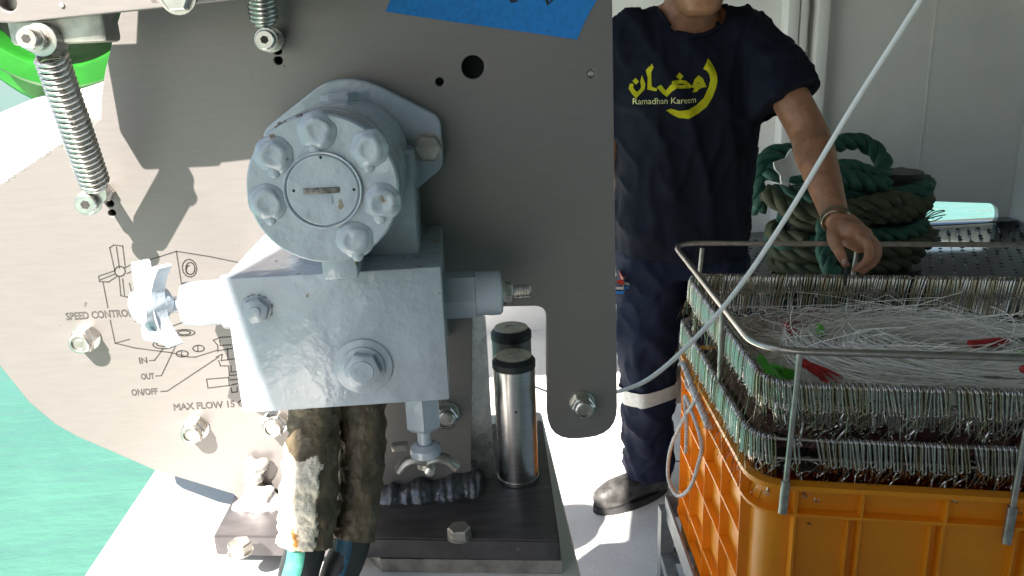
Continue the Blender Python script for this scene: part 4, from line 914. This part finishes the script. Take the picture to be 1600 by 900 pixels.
# snoods and monofilament: countless strands
g = G()
for p, sidew, tier in snood_from:
    q = p+EX*random.uniform(-0.03, 0.004)+V3((0, 0, -random.uniform(0.035, 0.06)))+EY*random.uniform(0, 0.02)*(1 if sidew == 'front' else 0)
    g.tube([p, p.lerp(q, 0.5)+V3((random.uniform(-.004, .004), random.uniform(-.004, .004), 0)), q], 0.0005, 3, caps=False)
o = g.obj('hook_snoods', 'clipb', None, 0); o['kind'] = 'stuff'; top(o, 'fine snood lines hanging down from the clips', 'snoods')
def strands(name, n, m, ca, cb, ra, rb, z, dz, label, r=0.0008, tight=0.0):
    g = G()
    for i in range(n):
        s = random.random()**0.6; a1, b1 = ra*(0.35+0.75*s), rb*(0.35+0.75*s); t0 = random.uniform(0, 6.28); ln = random.uniform(1.2, 3.6); k = 14; ph = random.uniform(0, 6.28); ti = random.gauss(0, 0.05)
        cx, cy = ca+random.gauss(0, 0.02), cb+random.gauss(0, 0.02); z0_ = z+dz*(1-s)*random.uniform(0.5, 1.0)+random.gauss(0, 0.006)
        pts = [C(min(max(cx+a1*math.cos(t0+ln*j/k), 0.06), CW-0.06), min(max(cy+b1*math.sin(t0+ln*j/k), 0.11), CD-0.07), z0_+0.02*math.sin(ph+ln*j/k*1.3)+ti*(j/k-0.5)) for j in range(k+1)]
        g.tube(pts, r, 3, caps=False)
    o = g.obj(name, m, None, 50); o['kind'] = 'stuff'; return top(o, label, 'fishing line')
strands('monofilament_mass', 1300, 'mono', 0.42, 0.27, 0.25, 0.13, 0.826, 0.022, 'pale mass of coiled clear monofilament filling the crate')
strands('monofilament_tangle', 320, 'mono', 0.36, 0.44, 0.32, 0.14, 0.79, 0.045, 'loose tangle of clear line at the back of the crate', 0.0006)
strands('reddish_line_tangle', 90, 'monor', 0.20, 0.38, 0.12, 0.12, 0.80, 0.03, 'reddish tangle of line near the left back of the crate', 0.0007)
# mound of coiled line beneath the loose strands
mv = []; mf = []; nu, nv = 30, 26
for j in range(nv):
    for i in range(nu):
        a = 0.09+(CW-0.16)*i/(nu-1); b = 0.085+(CD-0.20)*j/(nv-1)
        d = math.hypot((a-0.42)/0.33, (b-0.27)/0.21); z_ = 0.812+0.036*min(1, 1.6*max(0, 1-d*d))+0.012*noise.noise(V3((a*18, b*18, 0)))
        mv.append(C(a, b, z_))
mf = [[j*nu+i, j*nu+i+1, (j+1)*nu+i+1, (j+1)*nu+i] for j in range(nv-1) for i in range(nu-1)]
mv += [p+V3((0, 0, -0.03)) for p in mv]; mf += [[i+nu*nv for i in f[::-1]] for f in mf]
mo = G().add(mv, mf).obj('coiled_line_bed', mat('packed_line', (0.38, 0.33, 0.25), 0.5, 0, 0.3, 60, 0.003, 90, base2=(0.72, 0.66, 0.54), stretch=(1, 5, 1)), None, 80); mo['kind'] = 'stuff'; top(mo, 'packed bed of coiled line under the loose strands', 'fishing line')
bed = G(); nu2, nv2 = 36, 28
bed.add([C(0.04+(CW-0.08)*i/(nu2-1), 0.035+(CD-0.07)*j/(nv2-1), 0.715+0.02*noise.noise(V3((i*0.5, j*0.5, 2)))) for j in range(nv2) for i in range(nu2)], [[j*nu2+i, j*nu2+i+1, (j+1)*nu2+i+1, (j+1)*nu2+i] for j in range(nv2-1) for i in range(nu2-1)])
bo = bed.obj('crate_shade_sheet', mat('crate_interior_shade', (0.012, 0.014, 0.009), 0.5, 0, 0.3, 70, 0.004, 90, base2=(0.07, 0.045, 0.03)), None, 80); bo['kind'] = 'stuff'; top(bo, 'dark sheet painted as the shade low in the crate under the hooks', 'fishing line')  # dark sheet added for the shaded interior between the clip rows
strands('low_line_tangle', 260, 'monor', 0.42, 0.30, 0.42, 0.28, 0.735, 0.02, 'dark reddish line tangle low in the crate', 0.0008)
# squid lures
def lure(p, ax, m, label, L=0.06):
    ax = V3(ax).normalized(); e1 = ax.orthogonal().normalized(); e2 = ax.cross(e1)
    e = empty('squid_lure', p, label, 'lure'); hd = G().lathe(p, ax, [(0, 0.002), (0.003, 0.006), (0.012, 0.0085), (0.022, 0.0075), (0.026, 0.006)], 14).obj('lure_head', m, e, 60)
    g = G()
    for k in range(10):
        a = 2*math.pi*k/10; d = e1*math.cos(a)+e2*math.sin(a); w_ = random.uniform(0.3, 1.2)
        g.tube([p+ax*0.024+d*0.006, p+ax*(0.024+L*0.4)+d*0.009, p+ax*(0.024+L*0.9)+d*(0.009+0.012*w_)+V3((0, 0, -0.008*w_))], [0.0026, 0.0022, 0.0008], 5)
    g.obj('lure_skirt', m, hd, 60)
def inC(px, py, z): return U(px, py, z=z)
for px, py, z_, ax, m, lab in ((1185, 555, .835, (0.3, -0.6, -.5), 'lime', 'lime green squid lure behind the left guard rail corner'), (1278, 505, .85, (0.2, -.3, -.8), 'lime', 'lime green squid lure hanging at the back clip row'), (1225, 505, .84, (0.5, -0.2, -.5), 'red', 'red squid lure tangled at the back left of the crate'),
        (1245, 562, .84, (0.6, -0.3, -.3), 'red', 'red squid lure lying beside the front rail post'), (1585, 553, .85, (0.8, -0.4, -.1), 'lime', 'lime green squid lure at the right edge beside the red tube'), (1205, 572, .82, (0.7, 0.1, -.4), 'lime', 'small lime lure under the front left guard rail'), (1592, 575, .865, (.6, -.6, 0), 'red', 'red round lure head at the right frame edge')):
    lure(inC(px, py, z_+0.022), ax, m, lab)
pa, pb = inC(1515, 538, .866), inC(1572, 533, .866)
rt_ = empty('red_tube', pa, 'red rubber tube with steel swivel lying on the line at right', 'tube')
G().tube([pa, pb], 0.0078, 16).obj('rubber_tube', 'red', rt_, 50)
G().tube([pb+V3((0.006*math.cos(a)+0.006, 0, 0.006*math.sin(a))) for a in [k*0.63 for k in range(10)]], 0.0014, 6, True).tube([pb+V3((0.012, 0, 0)), pb+V3((0.04, -0.01, 0.004))], 0.005, 10).obj('swivel', 'clip', rt_, 60)

# clip held between finger and thumb
hp_ = U(1324, 412, y=1.700); o = G().tube([hp_+V3((0, 0, 0.012)), hp_+V3((-.001, 0, -0.012)), hp_+V3((-0.002, 0, -0.05))], [0.003, 0.0045, 0.0035], 10).tube([hp_+V3((0.004*math.cos(k*0.63), 0, 0.014+0.004*math.sin(k*.63))) for k in range(10)], 0.0011, 6, True).obj('held_clip', 'black', None, 50); top(o, 'dark snap clip pinched between finger and thumb of the man', 'snap clip')
# white cord looped on the crate end
cp = [(1078, 560, 0.02), (1073, 600, 0.005), (1086, 622, -0.004), (1068, 655, -0.010), (1048, 700, -0.014), (1044, 745, -0.016), (1058, 774, -0.016), (1078, 762, -0.014), (1092, 722, -0.010), (1096, 690, -0.006), (1080, 640, -0.006), (1070, 620, -0.008), (1073, 660, -0.012), (1072, 708, -0.016)]
XL = lambda px, py, off: (lambda d: CAMP+d*((O+EX*off-CAMP).dot(V3((EY.y, -EY.x, 0)))/d.dot(V3((EY.y, -EY.x, 0)))))(fw+rt*((px-800)/F)-up*((py-450)/F))
P = spline([XL(x, y, o_-0.004) for x, y, o_ in cp], 10); g = G(); nst = 3
def rope(path, r, pitch, nst=3, sides=7, g=None):
    g = g or G(); L = 0; seq = [[] for _ in range(nst)]; nrm = None
    for i, p in enumerate(path):
        t = (path[min(i+1, len(path)-1)]-path[max(i-1, 0)]).normalized()
        if nrm is None: nrm = t.orthogonal().normalized()
        nrm = (nrm-t*nrm.dot(t)).normalized(); bn = t.cross(nrm)
        if i: L += (p-path[i-1]).length
        for k in range(nst):
            a = 2*math.pi*(L/pitch+k/nst); seq[k].append(p+(nrm*math.cos(a)+bn*math.sin(a))*r*0.52)
    for s_ in seq: g.tube(s_, r*0.56, sides)
    return g
o = rope(spline(P, 3), 0.0046, 0.022).obj('cord_loop', 'ropew', None, 60); top(o, 'white braided cord knotted in a loop on the crate end', 'cord')
g = G().tube([XL(1068, 568, -0.006), XL(1096, 640, -0.006), XL(1108, 668, -0.004)], 0.0075, 12).obj('cord_tail', 'ropew', None, 60); top(g, 'short thick white cord lying along the crate rim', 'cord')

# the hauled line, running down from upper right to behind the plate
hl_ = [U(1438, 0, y=1.02)+(U(1438, 0, y=1.02)-U(1330, 170, y=1.03))*4, U(1438, 0, y=1.02), U(1330, 170, y=1.03), U(1225, 345, y=1.04), U(1150, 455, y=1.05), U(1085, 530, y=1.06), U(1020, 588, y=1.07), U(968, 611, y=1.08), U(900, 622, y=1.09), U(840, 606, y=1.10), U(770, 570, y=1.10)]
P = spline(hl_, 8); n = len(P)
o = G().tube(P, [0.0034 if i < 50 else 0.0034-0.0018*min(1, (i-50)/16) for i in range(n)], 14).obj('hauling_line', 'line', None, 60); top(o, 'thick translucent monofilament line slanting from upper right to behind the plate', 'fishing line')

# ------------------------------------------------------------------ bollards and mooring rope
bol = [U(1402, 300, y=3.12), U(1262, 310, y=3.05)]
for i, (c_, lab) in enumerate(zip(bol, ('black mooring bollard with wide cap at the right of the rope pile', 'black mooring bollard behind the man forearm, wrapped in green rope'))):
    b_ = V3((c_.x, c_.y, pz)); tz = U(1402, 268, y=3.12).z-i*0.06
    e = empty('bollard', b_, lab, 'bollard')
    G().lathe(b_, (0, 0, 1), [(0, 0.12), (0.02, 0.12), (0.021, 0.075), (tz-pz-0.06, 0.075)], 32).obj('post', 'black', e, 35)
    G().lathe(b_+V3((0, 0, tz-pz-0.06)), (0, 0, 1), [(0, 0.078), (0.012, 0.095), (0.045, 0.098), (0.06, 0.088), (0.062, 0.0)], 40).obj('cap', 'black', e, 35)
A, B = V3((bol[1].x, bol[1].y, 0)), V3((bol[0].x, bol[0].y, 0)); mdl = (A+B)/2; half = (B-A).length/2; dx = (B-A).normalized(); dy = V3((-dx.y, dx.x, 0))
def oval(nl, z0, zs, r0, jit, ph=0.0, zj=0.02):
    out = []
    for k in range(int(nl*26)):
        t = 2*math.pi*k/26+ph; rr = r0+0.035*noise.noise(V3((t*0.5, z0*9, 0)))*jit
        ca, sa = math.cos(t), math.sin(t); out.append(mdl+dx*((half*0.72+rr)*math.copysign(abs(ca)**0.8, ca))+dy*(rr*1.05*sa)+V3((0, 0, z0+zs*k/26+zj*noise.noise(V3((t*0.9, z0*5, 3))))))
    return out
RR = 0.034
mr = empty('mooring_rope', mdl+V3((0, 0, pz)), 'pile of thick green and olive mooring rope wound on the bollards', 'rope')
rope(spline(oval(2.6, pz+0.04, 0.062, 0.17, 1, 0.4), 3), RR, 0.20, sides=8).obj('rope_turns', 'ropeo', mr, 60)
rope(spline(oval(2.2, pz+0.10, 0.060, 0.145, 1.4, 2.0, 0.035), 3), RR, 0.19, sides=8).obj('rope_turns', 'ropeg', mr, 60)
rope(spline(oval(1.6, pz+0.25, 0.05, 0.15, 1.6, 3.4, 0.05), 3), RR*0.95, 0.19, sides=8).obj('rope_turns', 'ropeo', mr, 60)
rope(spline(oval(1.5, pz+0.32, 0.03, 0.15, 1.5, 5.0, 0.05), 3), RR, 0.19, sides=8).obj('rope_turns', 'ropeg', mr, 60)
def ropepx(pts, m, r=RR): rope(spline([U(x, y, y=d) for x, y, d in pts], 12), r, 0.19, sides=8).obj('rope_length', m, mr, 60)
ropepx([(1185, 330, 2.98), (1182, 275, 2.95), (1205, 243, 2.97), (1250, 236, 3.02), (1300, 226, 3.1), (1345, 222, 3.15), (1378, 248, 3.12), (1372, 275, 3.05), (1320, 262, 2.98), (1290, 285, 2.9)], 'ropeg')
ropepx([(1195, 268, 2.93), (1240, 272, 2.90), (1300, 275, 2.9), (1350, 285, 2.92), (1385, 290, 2.95)], 'ropeg')
ropepx([(1290, 340, 2.86), (1288, 370, 2.80), (1290, 400, 2.72), (1300, 430, 2.63), (1292, 470, 2.60)], 'ropeg', 0.030)
ropepx([(1195, 300, 2.90), (1250, 330, 2.84), (1330, 325, 2.84), (1400, 312, 2.9), (1440, 330, 3.0)], 'ropeo')
# frayed strands at the rope end
g = G()
for k in range(9):
    a0 = U(1440, 346, y=3.1); e_ = U(1440+random.uniform(5, 40), 330+random.uniform(-5, 12), y=3.1); g.tube(spline([a0, a0.lerp(e_, 0.5)+V3((0, 0, random.uniform(-.01, .02))), e_], 4), 0.0024, 4)
g.obj('frayed_end', 'ropeg', mr, 60)
# white rag on the rope
rg = [(1206, 252), (1226, 247), (1236, 232), (1245, 262), (1252, 272), (1232, 275), (1227, 290), (1218, 286), (1216, 272), (1207, 264)]
me = flat_mesh('rag', [[(x, z) for x, z in xz(rg, 2.84)]], 2.83, 2.838)
bm = bmesh.new(); bm.from_mesh(me); bmesh.ops.triangulate(bm, faces=bm.faces[:]); bmesh.ops.subdivide_edges(bm, edges=bm.edges[:], cuts=3, use_grid_fill=True)
for v in bm.verts: v.co.y += 0.03*noise.noise(v.co*14); v.co.x += 0.006*noise.noise(v.co*25+V3((3, 0, 0)))
bm.to_mesh(me); bm.free()
o = link('rag', me, 'rag', None, 40); top(o, 'crumpled white rag on the green rope beside the forearm', 'rag')
